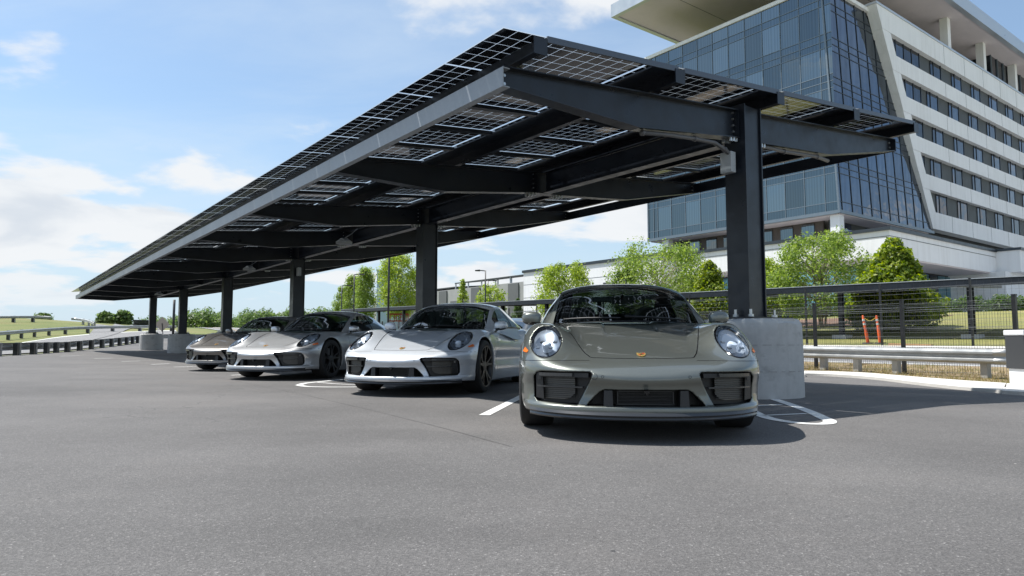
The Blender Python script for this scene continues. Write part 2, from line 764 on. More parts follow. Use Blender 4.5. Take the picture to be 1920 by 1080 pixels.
def spaced(*segs):
    out = []
    for a, b, st in segs:
        out += list(np.arange(a, b, st))
    out.append(segs[-1][1])
    return np.array(out)


def rtv(X, Y):
    dx = X - C0.x
    dy = Y - C0.y
    return dx * ER.x + dy * ER.y, dx * ET.x + dy * ET.y


gx = spaced((-2600, -300, 60), (-300, -120, 10), (-120, 60, 2.5), (60, 300, 12), (300, 2600, 70))
gy = spaced((-700, -20, 40), (-20, 150, 2.5), (150, 420, 12), (420, 4200, 90))
sheet('ground', gx, gy, 'field_grass', -0.05)

# gutter line of the lot on the right, from the photo
gut_px = [(1430, 702), (1500, 704), (1560, 706), (1640, 712), (1720, 722), (1800, 731), (1880, 738), (1960, 744)]
gin_px = [(1430, 698), (1500, 699), (1560, 700), (1640, 704), (1720, 711), (1800, 717.5), (1880, 723), (1960, 729)]
gut = [ground(*p) for p in gut_px]
gin = [ground(*p) for p in gin_px]
g_r = [to_rt(p)[0] for p in gut]
g_t = [to_rt(p)[1] for p in gut]
gut = [RT(70, 13.2), RT(40, 12.6), RT(18, 11.6)] + gut + [RT(-7, 3.6), RT(-14, 1.2)]
gin = [RT(70, 13.8), RT(40, 13.2), RT(18, 12.2)] + gin + [RT(-6.6, 5.2), RT(-13.6, 2.6)]
gl = sorted((to_rt(p) for p in gut))
glr = np.array([a for a, b in gl])
glt = np.array([b for a, b in gl])


# left edge of the lot: the guard rail seen from behind
bar_px = [(-140, 674), (-60, 670.5), (0, 667.5), (35, 665.5), (70, 663.5), (105, 661), (140, 657.5), (175, 653.5), (205, 650), (235, 646), (258, 642.5), (276, 640)]
bar = [ground(*p) for p in bar_px]
bl = sorted((to_rt(p) for p in bar))
blr = np.array([a for a, b in bl] + [90])
blt = np.array([b for a, b in bl] + [bl[-1][1] - 1.0])


def in_lot(X, Y):
    r, t = rtv(X, Y)
    tl = np.interp(r, blr, blt - 0.15, left=-80)
    return (t < np.interp(r, glr, glt) + 0.25) & (t > tl) & (r < 74) & (r > -42)


lot = sheet('asphalt_lot', spaced((-75, -20, 0.5), (-20, 14, 0.4), (14, 40, 1.0)),
            spaced((-30, 0, 1.0), (0, 30, 0.4), (30, 72, 0.5)), 'asphalt_lot', 0.0, in_lot)
ribbon('kerb', gut, gin, 'kerb_concrete', 0.055, thick=0.12, across=2)
# verge between kerb and road
verge_out = [RT(r, 13.6 if r > 30 else 12.4) for r in (70, 40, 18)] + [RT(to_rt(p)[0], 12.4 + 0.0 * i) for i, p in enumerate(gin[3:])]
ribbon('grass_verge', gin, [RT(to_rt(p)[0], 12.5) if to_rt(p)[1] < 12.4 else RT(to_rt(p)[0], to_rt(p)[1] + 0.6) for p in gin],
       'verge_soil', 0.03, across=6)
# road beyond the fence
rr = [-60, -30, -10, 0, 10, 20, 35, 55, 80, 120]
ribbon('road', [RT(r, 12.5 + max(0, r - 14) * 0.05) for r in rr], [RT(r, 17.6 + max(0, r - 14) * 0.05) for r in rr], 'asphalt_road', 0.02, across=8)
for nm, a, b, mt in (('road_edge_line', 12.75, 12.87, 'line_paint'), ('road_centre_line', 14.92, 15.02, 'yellow_paint'),
                     ('road_centre_line', 15.14, 15.24, 'yellow_paint'), ('road_edge_line', 17.2, 17.32, 'line_paint')):
    ribbon(nm, [RT(r, a + max(0, r - 14) * 0.05) for r in rr], [RT(r, b + max(0, r - 14) * 0.05) for r in rr], mt, 0.026, across=1)
ribbon('kerb', [RT(r, 17.62 + max(0, r - 14) * 0.05) for r in rr], [RT(r, 18.1 + max(0, r - 14) * 0.05) for r in rr], 'kerb_concrete', 0.10, thick=0.2, across=1)
ribbon('lawn', [RT(r, 18.1 + max(0, r - 14) * 0.05) for r in rr[:7]], [RT(r, 60) for r in rr[:7]], 'lawn_grass', 0.02, across=30)

noisy('bounce_paving', (0.42, 0.41, 0.39), 0.08, 0.4, 0.85)
ribbon('bounce_paving', [RT(r, 42.5) for r in (-80, -40, 0, 12, 24, 40, 70)], [RT(r, 170) for r in (-80, -40, 0, 12, 24, 40, 70)], 'bounce_paving', 0.03, across=40)  # pale paving added round the tower to bounce neutral light onto its facade
ribbon('bounce_paving', [RT(r, 24 + .1 * r) for r in (35, 45, 60, 80, 110)], [RT(r, 42.4) for r in (35, 45, 60, 80, 110)], 'asphalt_road', 0.03, across=12)
noisy('tar_seam', (0.094, 0.090, 0.087), 0.35, 9, 0.85)
rs_ = random.Random(4)


def seam_line(px, w):
    pts = [ground(*q) for q in px]
    dense = []
    for a, b in zip(pts[:-1], pts[1:]):
        n_ = max(2, int((b - a).length / .12))
        dense += [a.lerp(b, k / n_) for k in range(n_)]
    dense.append(pts[-1])
    L, R = [], []
    for i, q in enumerate(dense):
        d = (dense[min(i + 1, len(dense) - 1)] - dense[max(i - 1, 0)]).normalized()
        s = Vector((-d.y, d.x, 0))
        o_ = s * (rs_.random() - .5) * .002
        k = w * (.75 + .4 * rs_.random())
        L.append(q + o_ + s * k / 2)
        R.append(q + o_ - s * k / 2)
    ribbon('paving_seam', L, R, 'tar_seam', 0.003, sub=1, across=1)


seam_line([(120, 672), (300, 690), (430, 712), (560, 738), (700, 770), (820, 800), (960, 838)], .006)

# ---- painted parking marks
def stripe(name, pts, w, parent=None):
    """painted line of width w through ground points"""
    pts = [Vector((p[0], p[1], 0)) for p in pts]
    L, R = [], []
    for i, p in enumerate(pts):
        d = (pts[min(i + 1, len(pts) - 1)] - pts[max(i - 1, 0)]).normalized()
        s = Vector((-d.y, d.x, 0)) * w / 2
        L.append(p + s)
        R.append(p - s)
    return ribbon(name, L, R, 'line_paint', 0.004, sub=4, across=1)


HEAD = math.radians(9.8)
HD = Vector((math.sin(HEAD), math.cos(HEAD), 0))      # stall direction, away from the camera
stripe('stall_line', [ground(908, 779), ground(975, 745), ground(975, 745) + HD * 3.4], 0.10)
# island round the first pier: long loop with cross bars
g = lambda a, b: ground(a, b)
stripe('pier_marking', [g(1452, 749), g(1485, 760), g(1520, 773), g(1546, 785), g(1556, 790), g(1550, 794.5), g(1520, 795.2),
                        g(1475, 791), g(1440, 784), g(1415, 774), g(1397, 763), g(1380, 750)], 0.105)
stripe('pier_marking', [g(1432, 779.5), g(1468, 778), g(1512, 776)], 0.06)
stripe('pier_marking', [g(1400, 762), g(1436, 760.5), g(1466, 759)], 0.06)
stripe('pier_marking', [g(560, 722.5), g(572, 719), g(600, 716), g(640, 712), g(668, 709)], 0.10)
stripe('pier_marking', [g(560, 722.5), g(575, 725), g(610, 726), g(650, 726), g(690, 725.5)], 0.10)
stripe('pier_marking', [g(594, 717), g(630, 720), g(668, 722)], 0.06)
for q in ([(433, 704), (462, 702.5)], [(326, 688.5), (368, 687)], [(284, 683.5), (318, 682)], [(228, 678), (262, 677)],
          [(176, 672.5), (212, 671.5)], [(112, 668), (150, 667)]):
    stripe('stall_line', [g(*q[0]), g(*q[1])], 0.11)

# ================================================================== solar canopy
BAY = 7.88
NB = 11                                    # beams, half a bay apart
HB = BAY / 2
PUR_T = [-3.63 + 1.955 * k for k in range(5)]


def beam_top(t):
    return 3.555 + 0.0965 * t


def pur_bot(t):
    return beam_top(t) + 0.035


can = empty('solar_canopy', C0)
tag(can, 'long dark steel carport roofed with solar panels, standing over the parked sports cars', 'canopy')
SLOPE = Vector((ET.x, ET.y, 0.0965)).normalized()
UPN = ER.cross(SLOPE).normalized() * -1
if UPN.z < 0:
    UPN = -UPN
H3 = Vector((0, 0, 1))


def prof_bottom(t):
    return np.interp(t, [-3.83, -2.0, -0.25, 0.25, 2.0, 4.09], [2.99, 2.955, 3.17, 3.19, 3.335, 3.745])


def make_beam(n):
    """tapered welded I beam: web, two flanges, end plates and stiffener"""
    r = n * HB
    mb = MB(C0)
    ts = [-3.83, -3.0, -2.0, -1.0, -0.25, 0.25, 1.0, 2.0, 3.0, 4.09]
    web = [RT(r - 0.006, t, beam_top(t) - 0.012) for t in ts] + [RT(r - 0.006, t, prof_bottom(t) + 0.012) for t in reversed(ts)]
    mb.prism(web, ER * 0.012)
    fw = 0.16
    for a, b in zip(ts[:-1], ts[1:]):
        for fn, dz in ((beam_top, -0.012), (prof_bottom, 0.0)):
            za, zb = float(fn(a)) + dz, float(fn(b)) + dz
            p = [RT(r - fw / 2, a, za), RT(r - fw / 2, b, zb), RT(r + fw / 2, b, zb), RT(r + fw / 2, a, za)]
            mb.hexa(p + [q + H3 * 0.012 for q in p])
    for t in (-0.20, 0.20):
        mb.hexa([RT(r - fw / 2, t - .006, prof_bottom(t) + .012), RT(r - fw / 2, t + .006, prof_bottom(t) + .012),
                 RT(r + fw / 2, t + .006, prof_bottom(t) + .012), RT(r + fw / 2, t - .006, prof_bottom(t) + .012),
                 RT(r - fw / 2, t - .006, beam_top(t) - .012), RT(r - fw / 2, t + .006, beam_top(t) - .012),
                 RT(r + fw / 2, t + .006, beam_top(t) - .012), RT(r + fw / 2, t - .006, beam_top(t) - .012)])
    o = mb.build('roof_beam', 'dark_steel', can)
    return o


beams = [make_beam(n) for n in range(NB)]


def bolt(mb, p, ax, rad=0.018, ln=0.03):
    p = Vector(p)
    mb.tube([p, p + Vector(ax) * ln], rad, 6)


# bolts at the near end of the first beam and beside the columns
for n, o in enumerate(beams[:6]):
    mb = MB(C0)
    r = n * HB
    for dz in (0.05, 0.13):
        bolt(mb, RT(r - 0.006, -3.78, 2.99 + dz), -ER, 0.016, 0.02)
        bolt(mb, RT(r - 0.006, 4.03, 3.75 + dz), -ER, 0.016, 0.02)
    for k in range(4):
        bolt(mb, RT(r - 0.006, -0.23, 3.26 + 0.08 * k), -ER, 0.014, 0.022)
        bolt(mb, RT(r + 0.006, -0.23, 3.26 + 0.08 * k), ER, 0.014, 0.022)
    for tt in (-0.34, -0.28, -0.22, 0.26, 0.32, 0.38):
        bolt(mb, RT(r - 0.05, tt, prof_bottom(tt)), -H3, 0.020, 0.045)
        bolt(mb, RT(r + 0.05, tt, prof_bottom(tt)), -H3, 0.020, 0.045)
    mb.build('bolts', 'zinc_bolt', o)['kind'] = 'stuff'

# eave channels along both beam ends, and the spine girder along the columns
for n in range(NB - 1):
    r0, r1 = n * HB, (n + 1) * HB
    if n == 0:
        r0 -= 0.085
    mb = MB(C0)
    t = -3.845
    a, b = RT(r0, t, 2.985), RT(r1 - 0.004, t, 2.985)
    mb.hexa([a, b, b + ET * 0.01, a + ET * 0.01] + [q + H3 * 0.185 for q in (a, b, b + ET * 0.01, a + ET * 0.01)])
    for z in (2.985, 3.16):
        a, b = RT(r0, t + 0.01, z), RT(r1 - 0.004, t + 0.01, z)
        mb.hexa([a, b, b + ET * 0.07, a + ET * 0.07] + [q + H3 * 0.01 for q in (a, b, b + ET * 0.07, a + ET * 0.07)])
    mb.build('eave_channel', 'eave_steel' if 'eave_steel' in MATS else 'dark_steel', can)
    mb = MB(C0)
    t = 4.10
    a, b = RT(r0, t, 3.74), RT(r1 - 0.004, t, 3.74)
    mb.hexa([a, b, b + ET * 0.01, a + ET * 0.01] + [q + H3 * 0.2 for q in (a, b, b + ET * 0.01, a + ET * 0.01)])
    mb.build('eave_channel', 'dark_steel', can)
    # girder between beams
    mb = MB(C0)
    a, b = RT(n * HB + 0.09, 0, 0), RT((n + 1) * HB - 0.09, 0, 0)
    for z, w_, h_ in ((3.19, 0.16, 0.014), (3.40, 0.010, 0.36), (3.58 - 0.04, 0.16, 0.014)):
        mb.bar(a + H3 * (z if h_ < .1 else 3.365), b + H3 * (z if h_ < .1 else 3.365), w_, h_ if h_ < .1 else 0.33)
    mb.build('spine_girder', 'dark_steel', can)
R_START, R_END = -0.36, (NB - 1) * HB + 0.36
for k, t in enumerate(PUR_T):
    mb = MB(C0)
    zb = pur_bot(t)
    prof = [(-0.075, 0.0), (0.0, 0.0), (0.0, 0.135), (0.075, 0.1425), (0.075, 0.156), (-0.012, 0.148), (-0.012, 0.012), (-0.075, 0.012)]
    mb.prism([RT(R_START, t + a, zb + b) for a, b in prof], ER * (R_END - R_START))
    mb.prism([RT(R_START - 0.012, t - 0.078, zb - 0.004), RT(R_START - 0.012, t + 0.078, zb + 0.004), RT(R_START - 0.012, t + 0.078, zb + 0.163),
              RT(R_START - 0.012, t - 0.078, zb + 0.15)], ER * 0.010)
    mb.build('purlin', 'dark_steel', can)

noisy('deck_stain', (0.25, 0.245, 0.235), 0.2, 5, 0.9)
# columns on concrete piers
for c in range(6):
    r = c * BAY
    p = RT(r, 0)
    zg = gz(p.x, p.y)
    org = Vector((p.x, p.y, zg))
    PT = 0.925
    mb = MB(C0)
    top = 3.60 if c == 0 else 3.19
    dw, fw = 0.36, 0.30
    zc = (zg + PT + 0.03 + top) / 2
    hh = top - (zg + PT + 0.03)
    # wide flange section: web along t, flanges facing +-t ... seen as a closed dark post
    mb.box((p.x, p.y, zc), (dw - 0.04, 0.014, hh), 0, ET, ER)
    for s in (-1, 1):
        q = p + ET * (s * (dw / 2 - 0.01))
        mb.box((q.x, q.y, zc), (0.02, fw, hh), 0, ET, ER)
    # boxed cover plates
    for s in (-1, 1):
        q = p + ER * (s * (fw / 2 - 0.03))
        mb.box((q.x, q.y, zc), (dw - 0.045, 0.012, hh - 0.02), 0, ET, ER)
    colo = mb.build('column', 'dark_steel', can)
    mb = MB(C0)
    mb.box((p.x, p.y, zg + PT + 0.014), (0.62, 0.54, 0.03), 0, ET, ER)
    mb.build('base_plate', 'dark_steel', colo)
    mb = MB(C0)
    for a in (-0.25, 0.25):
        for b in (-0.21, 0.0, 0.21):
            q = p + ET * a + ER * b
            mb.tube([Vector((q.x, q.y, zg + PT + 0.03)), Vector((q.x, q.y, zg + PT + 0.12))], 0.017, 8)
            mb.tube([Vector((q.x, q.y, zg + PT + 0.03)), Vector((q.x, q.y, zg + PT + 0.06))], 0.034, 6)
    mb.build('anchor_bolts', 'zinc_bolt', colo)['kind'] = 'stuff'
    # pier: round shaft, slightly uneven cast surface, chipped top rim
    mb = MB(C0)
    rng = random.Random(40 + c)
    N = 72
    rad = 0.62
    rings = []
    levels = [-0.06, 0.0, 0.15, 0.35, 0.55, 0.75, 0.865, 0.895, 0.925]
    ph = [rng.random() * 6.28 for _ in range(4)]
    for li, z in enumerate(levels):
        ring = []
        for j in range(N):
            a = 2 * PI * j / N
            rr_ = rad + 0.004 * math.sin(3 * a + ph[0] + z * 3) + 0.003 * math.sin(7 * a + ph[1]) + 0.002 * math.sin(23 * a + ph[2] + 9 * z)
            dz = 0
            if li == 6:
                dz = 0.018 * math.sin(5 * a + ph[3]) * max(0, math.sin(2 * a + ph[0]))
            if li == 7:
                rr_ -= 0.02 + 0.035 * max(0, math.sin(4 * a + ph[1])) ** 2
            if li == 8:
                rr_ -= 0.05 + 0.11 * max(0, math.sin(2 * a + ph[2])) ** 3 + 0.012 * math.sin(17 * a)
            ring.append(Vector((p.x + rr_ * math.cos(a), p.y + rr_ * math.sin(a), zg + z + dz)))
        rings.append(ring)
    vs = [q for ring in rings for q in ring]
    fs = []
    for i in range(len(rings) - 1):
        for j in range(N):
            j2 = (j + 1) % N
            fs.append((i * N + j, i * N + j2, (i + 1) * N + j2, (i + 1) * N + j))
    fs.append(tuple((len(rings) - 1) * N + j for j in range(N)))
    mb.add(vs, fs)
    mb.build('concrete_pier', 'pier_concrete', colo, auto=35)
    mb = MB(C0)
    for (za, ja) in ((0.31, 0), (0.615, 9)):
        for j in range(N):
            if (j * 7 + ja) % 11 < 7:
                a0, a1 = 2 * PI * j / N, 2 * PI * (j + .96) / N
                q4 = [Vector((p.x + (rad + .0065) * math.cos(a), p.y + (rad + .0065) * math.sin(a), zg + za + dz)) for a, dz in ((a0, 0), (a1, 0), (a1, .005), (a0, .005))]
                mb.add(q4, [(0, 1, 2, 3)])
    fo = mb.build('form_line', 'deck_stain', colo)
    fo['kind'] = 'stuff'
    if c in (0, 2):
        mb = MB(C0)
        q = p - ET * (0.30) + ER * (0.02)
        zz = 2.86 if c == 0 else 2.78
        if c == 2:
            q = p - ET * 0.05 - ER * 0.24
        mb.box((q.x, q.y, zz), (0.10, 0.16, 0.26), 0, ET, ER)
        mb.build('junction_box', 'box_grey', colo, bevel=0.008)

# conduit under the first beam
for tt in ([(-1.9, 2.93), (-1.5, 2.985), (-1.0, 3.03), (-0.62, 3.05), (-0.42, 3.0), (-0.24, 2.93)], [(0.24, 3.14), (0.5, 3.19), (0.9, 3.2), (1.3, 3.235), (1.75, 3.27), (2.05, 3.26)]):
    mb = MB(C0)
    mb.tube([RT(-0.02, a, b) for a, b in tt], 0.026, 8)
    for a, b in tt[::2]:
        mb.tube([RT(-0.02, a - .012, b), RT(-0.02, a + .012, b)], 0.036, 8)
    mb.build('cable_conduit', 'conduit', can, smooth=True)

# under-roof lamps hanging at mid-bay
for n in (3, 5, 9):
    r = n * HB - 0.8
    mb = MB(C0)
    mb.tube([RT(r, -0.55, 3.08), RT(r, -0.55, 3.14)], 0.2, 20)
    mb.tube([RT(r, -0.55, 3.14), RT(r, -0.55, 3.22)], [0.19, 0.09], 20)
    mb.tube([RT(r, -0.55, 3.22), RT(r, -0.35, 3.36), RT(r, -0.2, 3.5)], 0.012, 6)
    lo = mb.build('under_roof_lamp', 'box_grey', can, auto=40)

# ---- solar panels: glass laminate, black cells, thin frame; shared mesh
PL, PWD = 1.948, 0.971            # along slope, along row


def panel_mesh():
    vs, fs, ms = [], [], []

    def quad(a, b, z, mi, flip=False):
        n = len(vs)
        vs.extend([(a[0], a[1], z), (b[0], a[1], z), (b[0], b[1], z), (a[0], b[1], z)])
        fs.append((n, n + 1, n + 2, n + 3))
        ms.append(mi)

    def box(a, b, mi):
        n = len(vs)
        for z in (a[2], b[2]):
            vs.extend([(a[0], a[1], z), (b[0], a[1], z), (b[0], b[1], z), (a[0], b[1], z)])
        for f in ((3, 2, 1, 0), (4, 5, 6, 7), (0, 1, 5, 4), (1, 2, 6, 5), (2, 3, 7, 6), (3, 0, 4, 7)):
            fs.append(tuple(n + i for i in f))
            ms.append(mi)
    x0, x1, y0, y1 = -PL / 2, PL / 2, -PWD / 2, PWD / 2
    quad((x0, y0), (x1, y1), 0.006, 0)
    nx, ny = 12, 6
    mx, my = 0.009, 0.009
    cw, chh = (PL - 2 * mx) / nx, (PWD - 2 * my) / ny
    gp = 0.0052
    for i in range(nx):
        for j in range(ny):
            quad((x0 + mx + i * cw + gp / 2, y0 + my + j * chh + gp / 2), (x0 + mx + (i + 1) * cw - gp / 2, y0 + my + (j + 1) * chh - gp / 2), 0.0035, 1)
    me = bpy.data.meshes.new('solar_panel')
    me.from_pydata(vs, [], fs)
    for mt in ('panel_glass', 'solar_cell', 'panel_frame'):
        me.materials.append(MATS[mt])
    me.polygons.foreach_set('material_index', ms)
    me.update()
    return me


PM = panel_mesh()
def rail_mesh():
    mb = MB()
    mb.box((0, 0, 0), (1.42, .085, .045))
    me = bpy.data.meshes.new('panel_rail')
    me.from_pydata([tuple(v) for v in mb.v], [], mb.f)
    me.materials.append(MATS['dark_steel'])
    me.update()
    return me


RAILM = rail_mesh()
rotm = Matrix((SLOPE, ER, UPN)).transposed()
quat = rotm.to_quaternion()
npan = 41
step = (R_END - R_START) / npan
for k in range(4):
    t = PUR_T[k] - 0.41 + PL / 2 * SLOPE.to_2d().length
    for j in range(npan):
        r = R_START + (j + 0.5) * step
        o = link('solar_panel', PM, can)
        o.location = RT(r, t, pur_bot(t) + 0.175) - C0
        o.rotation_mode = 'QUATERNION'
        o.rotation_quaternion = quat
    # dark rails under the panel joints, between the purlins
    for j in range(1, npan):
        o = link('panel_rail', RAILM, can)
        r = R_START + j * step
        tm = PUR_T[k] + .84
        o.location = RT(r, tm, pur_bot(tm) + 0.140) - C0
        o.rotation_mode = 'QUATERNION'
        o.rotation_quaternion = quat
    # closed cable tray in front of the next purlin
    mb = MB(C0)
    t0, t1 = PUR_T[k + 1] - .375, PUR_T[k + 1] - .015
    mb.hexa([RT(R_START + .02, t0, pur_bot(t0) + .145), RT(R_END - .04, t0, pur_bot(t0) + .145), RT(R_END - .04, t1, pur_bot(t1) + .145), RT(R_START + .02, t1, pur_bot(t1) + .145),
             RT(R_START + .02, t0, pur_bot(t0) + .163), RT(R_END - .04, t0, pur_bot(t0) + .163), RT(R_END - .04, t1, pur_bot(t1) + .163), RT(R_START + .02, t1, pur_bot(t1) + .163)])
    mb.build('cable_tray', 'dark_steel', can)
    # edge rail closing the strip at both ends
    for rr_ in (R_START - 0.004, R_END - 0.02):
        mb = MB(C0)
        a = RT(rr_, PUR_T[k] + (0.085 if k or True else 0), 0)
        t0, t1 = PUR_T[k] + 0.09, PUR_T[k + 1] - 0.02
        mb.hexa([RT(rr_, t0, pur_bot(t0) + 0.13), RT(rr_, t1, pur_bot(t1) + 0.13), RT(rr_ + .02, t1, pur_bot(t1) + 0.13), RT(rr_ + .02, t0, pur_bot(t0) + 0.13),
                 RT(rr_, t0, pur_bot(t0) + 0.19), RT(rr_, t1, pur_bot(t1) + 0.19), RT(rr_ + .02, t1, pur_bot(t1) + 0.19), RT(rr_ + .02, t0, pur_bot(t0) + 0.19)])
        mb.build('edge_rail', 'panel_frame', can)
# ================================================================== sports cars
def pchip(xs, ys):
    xs = np.array(xs, float)
    ys = np.array(ys, float)
    h = np.diff(xs)
    d = np.diff(ys) / h
    m = np.zeros_like(ys)
    m[1:-1] = np.where(d[:-1] * d[1:] > 0, 2 * d[:-1] * d[1:] / (d[:-1] + d[1:] + 1e-12), 0)
    m[0], m[-1] = d[0], d[-1]

    def f(x):
        x = np.clip(x, xs[0], xs[-1])
        i = np.clip(np.searchsorted(xs, x) - 1, 0, len(h) - 1)
        u = (x - xs[i]) / h[i]
        return ((2 * u ** 3 - 3 * u ** 2 + 1) * ys[i] + (u ** 3 - 2 * u ** 2 + u) * h[i] * m[i] +
                (-2 * u ** 3 + 3 * u ** 2) * ys[i + 1] + (u ** 3 - u ** 2) * h[i] * m[i + 1])
    return f


def smax(a, b, k):
    h = np.clip(k - np.abs(a - b), 0, None) / k
    return np.maximum(a, b) + h * h * k * 0.25


cW = pchip([0, .3, .6, .85, 1.0, 1.2, 1.6, 2.0, 2.4, 2.8, 3.2, 3.5, 3.8, 4.2, 4.5],
           [.80, .855, .895, .918, .922, .915, .880, .862, .862, .882, .928, .948, .94, .895, .82])
cHC = pchip([-.1, 0, .12, .28, .5, .8, 1.1, 1.4, 1.6, 3.3, 3.6, 4.0, 4.3, 4.47, 4.6],
            [.36, .40, .478, .540, .602, .682, .752, .812, .842, .90, .905, .865, .82, .72, .6])
cHF = pchip([0, .2, .32, .45, .58, .70, .82, 1.0, 1.3, 1.6, 2.0, 2.6, 3.0, 3.4, 3.8, 4.2, 4.5],
            [.44, .505, .555, .632, .706, .756, .785, .806, .818, .822, .818, .825, .85, .875, .855, .78, .66])
cXF = pchip([0, .15, .3, .42, .52, .62, .70, .77, .82, .86, .90, .95, 1.05],
            [0, .008, .033, .066, .105, .160, .222, .30, .375, .46, .60, .9, 1.6])
cXZ = pchip([.10, .14, .18, .215, .24, .30, .345, .40, .435, .47, .51, .55, .62, .8],
            [.055, .030, .012, .014, .042, .054, .050, .018, .003, .006, .028, .070, .19, .6])
cXR = pchip([0, .3, .5, .7, .85, .95], [4.52, 4.50, 4.46, 4.38, 4.22, 3.95])
cXRZ = pchip([.1, .25, .45, .62, .72, .85], [.10, .03, .0, .03, .06, .14])
FAX, RAX = 1.0, 3.45
LAT = 0.972
FR, RR = 0.335, 0.345


def top_h(x, y):
    hc = cHC(x)
    hf = cHF(x)
    y1 = np.interp(x, [0, .5, 1.5, 3.3, 4.5], [.44, .42, .50, .45, .40])
    yc = np.interp(x, [0, .5, 1.5, 2.4, 3.3, 4.5], [.70, .70, .755, .775, .78, .72])
    s = sstep(0.0, 1.0, (y - y1 + .05) / (yc - y1))
    h = hc - 0.035 * y * y + (hf - hc + 0.035 * y * y) * s
    h = h - 1.35 * np.clip(y - yc, 0, None) ** 2
    # shallow hood creases that fade towards the nose
    h = h - 0.010 * sstep(.75, 1.35, x) * (1 - sstep(2.0, 2.2, x)) * (1 - sstep(.205, .235, y))
    return h


def side_w(x, z):
    w = cW(x)
    w = w - 0.085 * (np.clip(z - .52, 0, None) / .3) ** 2 - 0.06 * (np.clip(.40 - z, 0, None) / .28) ** 2
    # sill tucked in between the wheels, flared arches
    mid = sstep(1.35, 1.6, x) * (1 - sstep(2.85, 3.1, x))
    w = w - 0.035 * mid * np.exp(-((z - .42) / .10) ** 2)
    return w


def poly_sd(y, z, poly):
    """signed distance (negative inside) to a polygon in the y-z plane"""
    d = np.full(np.broadcast(y, z).shape, 1e9)
    inside = np.zeros(d.shape, bool)
    n = len(poly)
    for i in range(n):
        ay, az = poly[i]
        by, bz = poly[(i + 1) % n]
        ey, ez = by - ay, bz - az
        t = np.clip(((y - ay) * ey + (z - az) * ez) / (ey * ey + ez * ez), 0, 1)
        d = np.minimum(d, np.hypot(y - ay - t * ey, z - az - t * ez))
        c = ((az > z) != (bz > z)) & (y < (by - ay) * (z - az) / (bz - az + 1e-12) + ay)
        inside ^= c
    return np.where(inside, -d, d)


MID_IN = [(-.40, .226), (-.38, .25), (-.31, .318), (-.28, .332), (.28, .332), (.31, .318), (.38, .25), (.40, .226)]
SIDE_IN = [(.46, .228), (.745, .242), (.764, .268), (.768, .41), (.745, .442), (.71, .448), (.375, .448), (.36, .435), (.365, .405)]
HLC = (.690, .658)
HLR = (.119, .119)


def body_field(x, y, z):
    y = np.abs(y)
    top = (z - top_h(x, y)) * 0.93
    side = y - side_w(x, z)
    front = (cXF(y) + cXZ(z) - x) * np.interp(y, [0, .4, .65, .8, .9], [1, .95, .78, .58, .42])
    rear = (x - cXR(y) + cXRZ(z)) * np.interp(y, [0, .6, .85], [1, .9, .6])
    zb = np.interp(x, [0, .4, .9, 1.4, 3.0, 3.8, 4.5], [.168, .165, .14, .12, .12, .17, .26])
    f = smax(top, side, .075)
    f = smax(f, front, .055)
    f = smax(f, rear, .06)
    f = smax(f, zb - z, .03)
    # wheel arches
    for ax, rz, rad in ((FAX, FR, .372), (RAX, RR, .388)):
        cyl = np.hypot(x - ax, (z - rz) * 1.0) - rad
        cyl = np.maximum(cyl, .52 - y)
        f = smax(f, -cyl, .012)
    # air intakes
    dep = x - (cXF(y) + .26)
    f = smax(f, -np.maximum(poly_sd(y, z, MID_IN), dep), .008)
    f = smax(f, -np.maximum(poly_sd(y, z, SIDE_IN), dep + .04), .010)
    # headlight bowl
    e = (np.hypot((y - HLC[0]) / HLR[0], (z - HLC[1]) / HLR[1]) - 1) * .11
    bowl = np.maximum(e, x - .86)
    bowl = np.maximum(bowl, .25 - x)
    f = smax(f, -bowl, .008)
    # cabin opening
    cab = np.maximum(np.maximum(np.maximum(1.60 - x + (y / .7) ** 2 * .16, x - 3.25), y - np.interp(x, [1.6, 2.0, 2.8, 3.3], [.64, .70, .715, .62])), .34 - z)
    f = np.maximum(f, -cab)
    return f


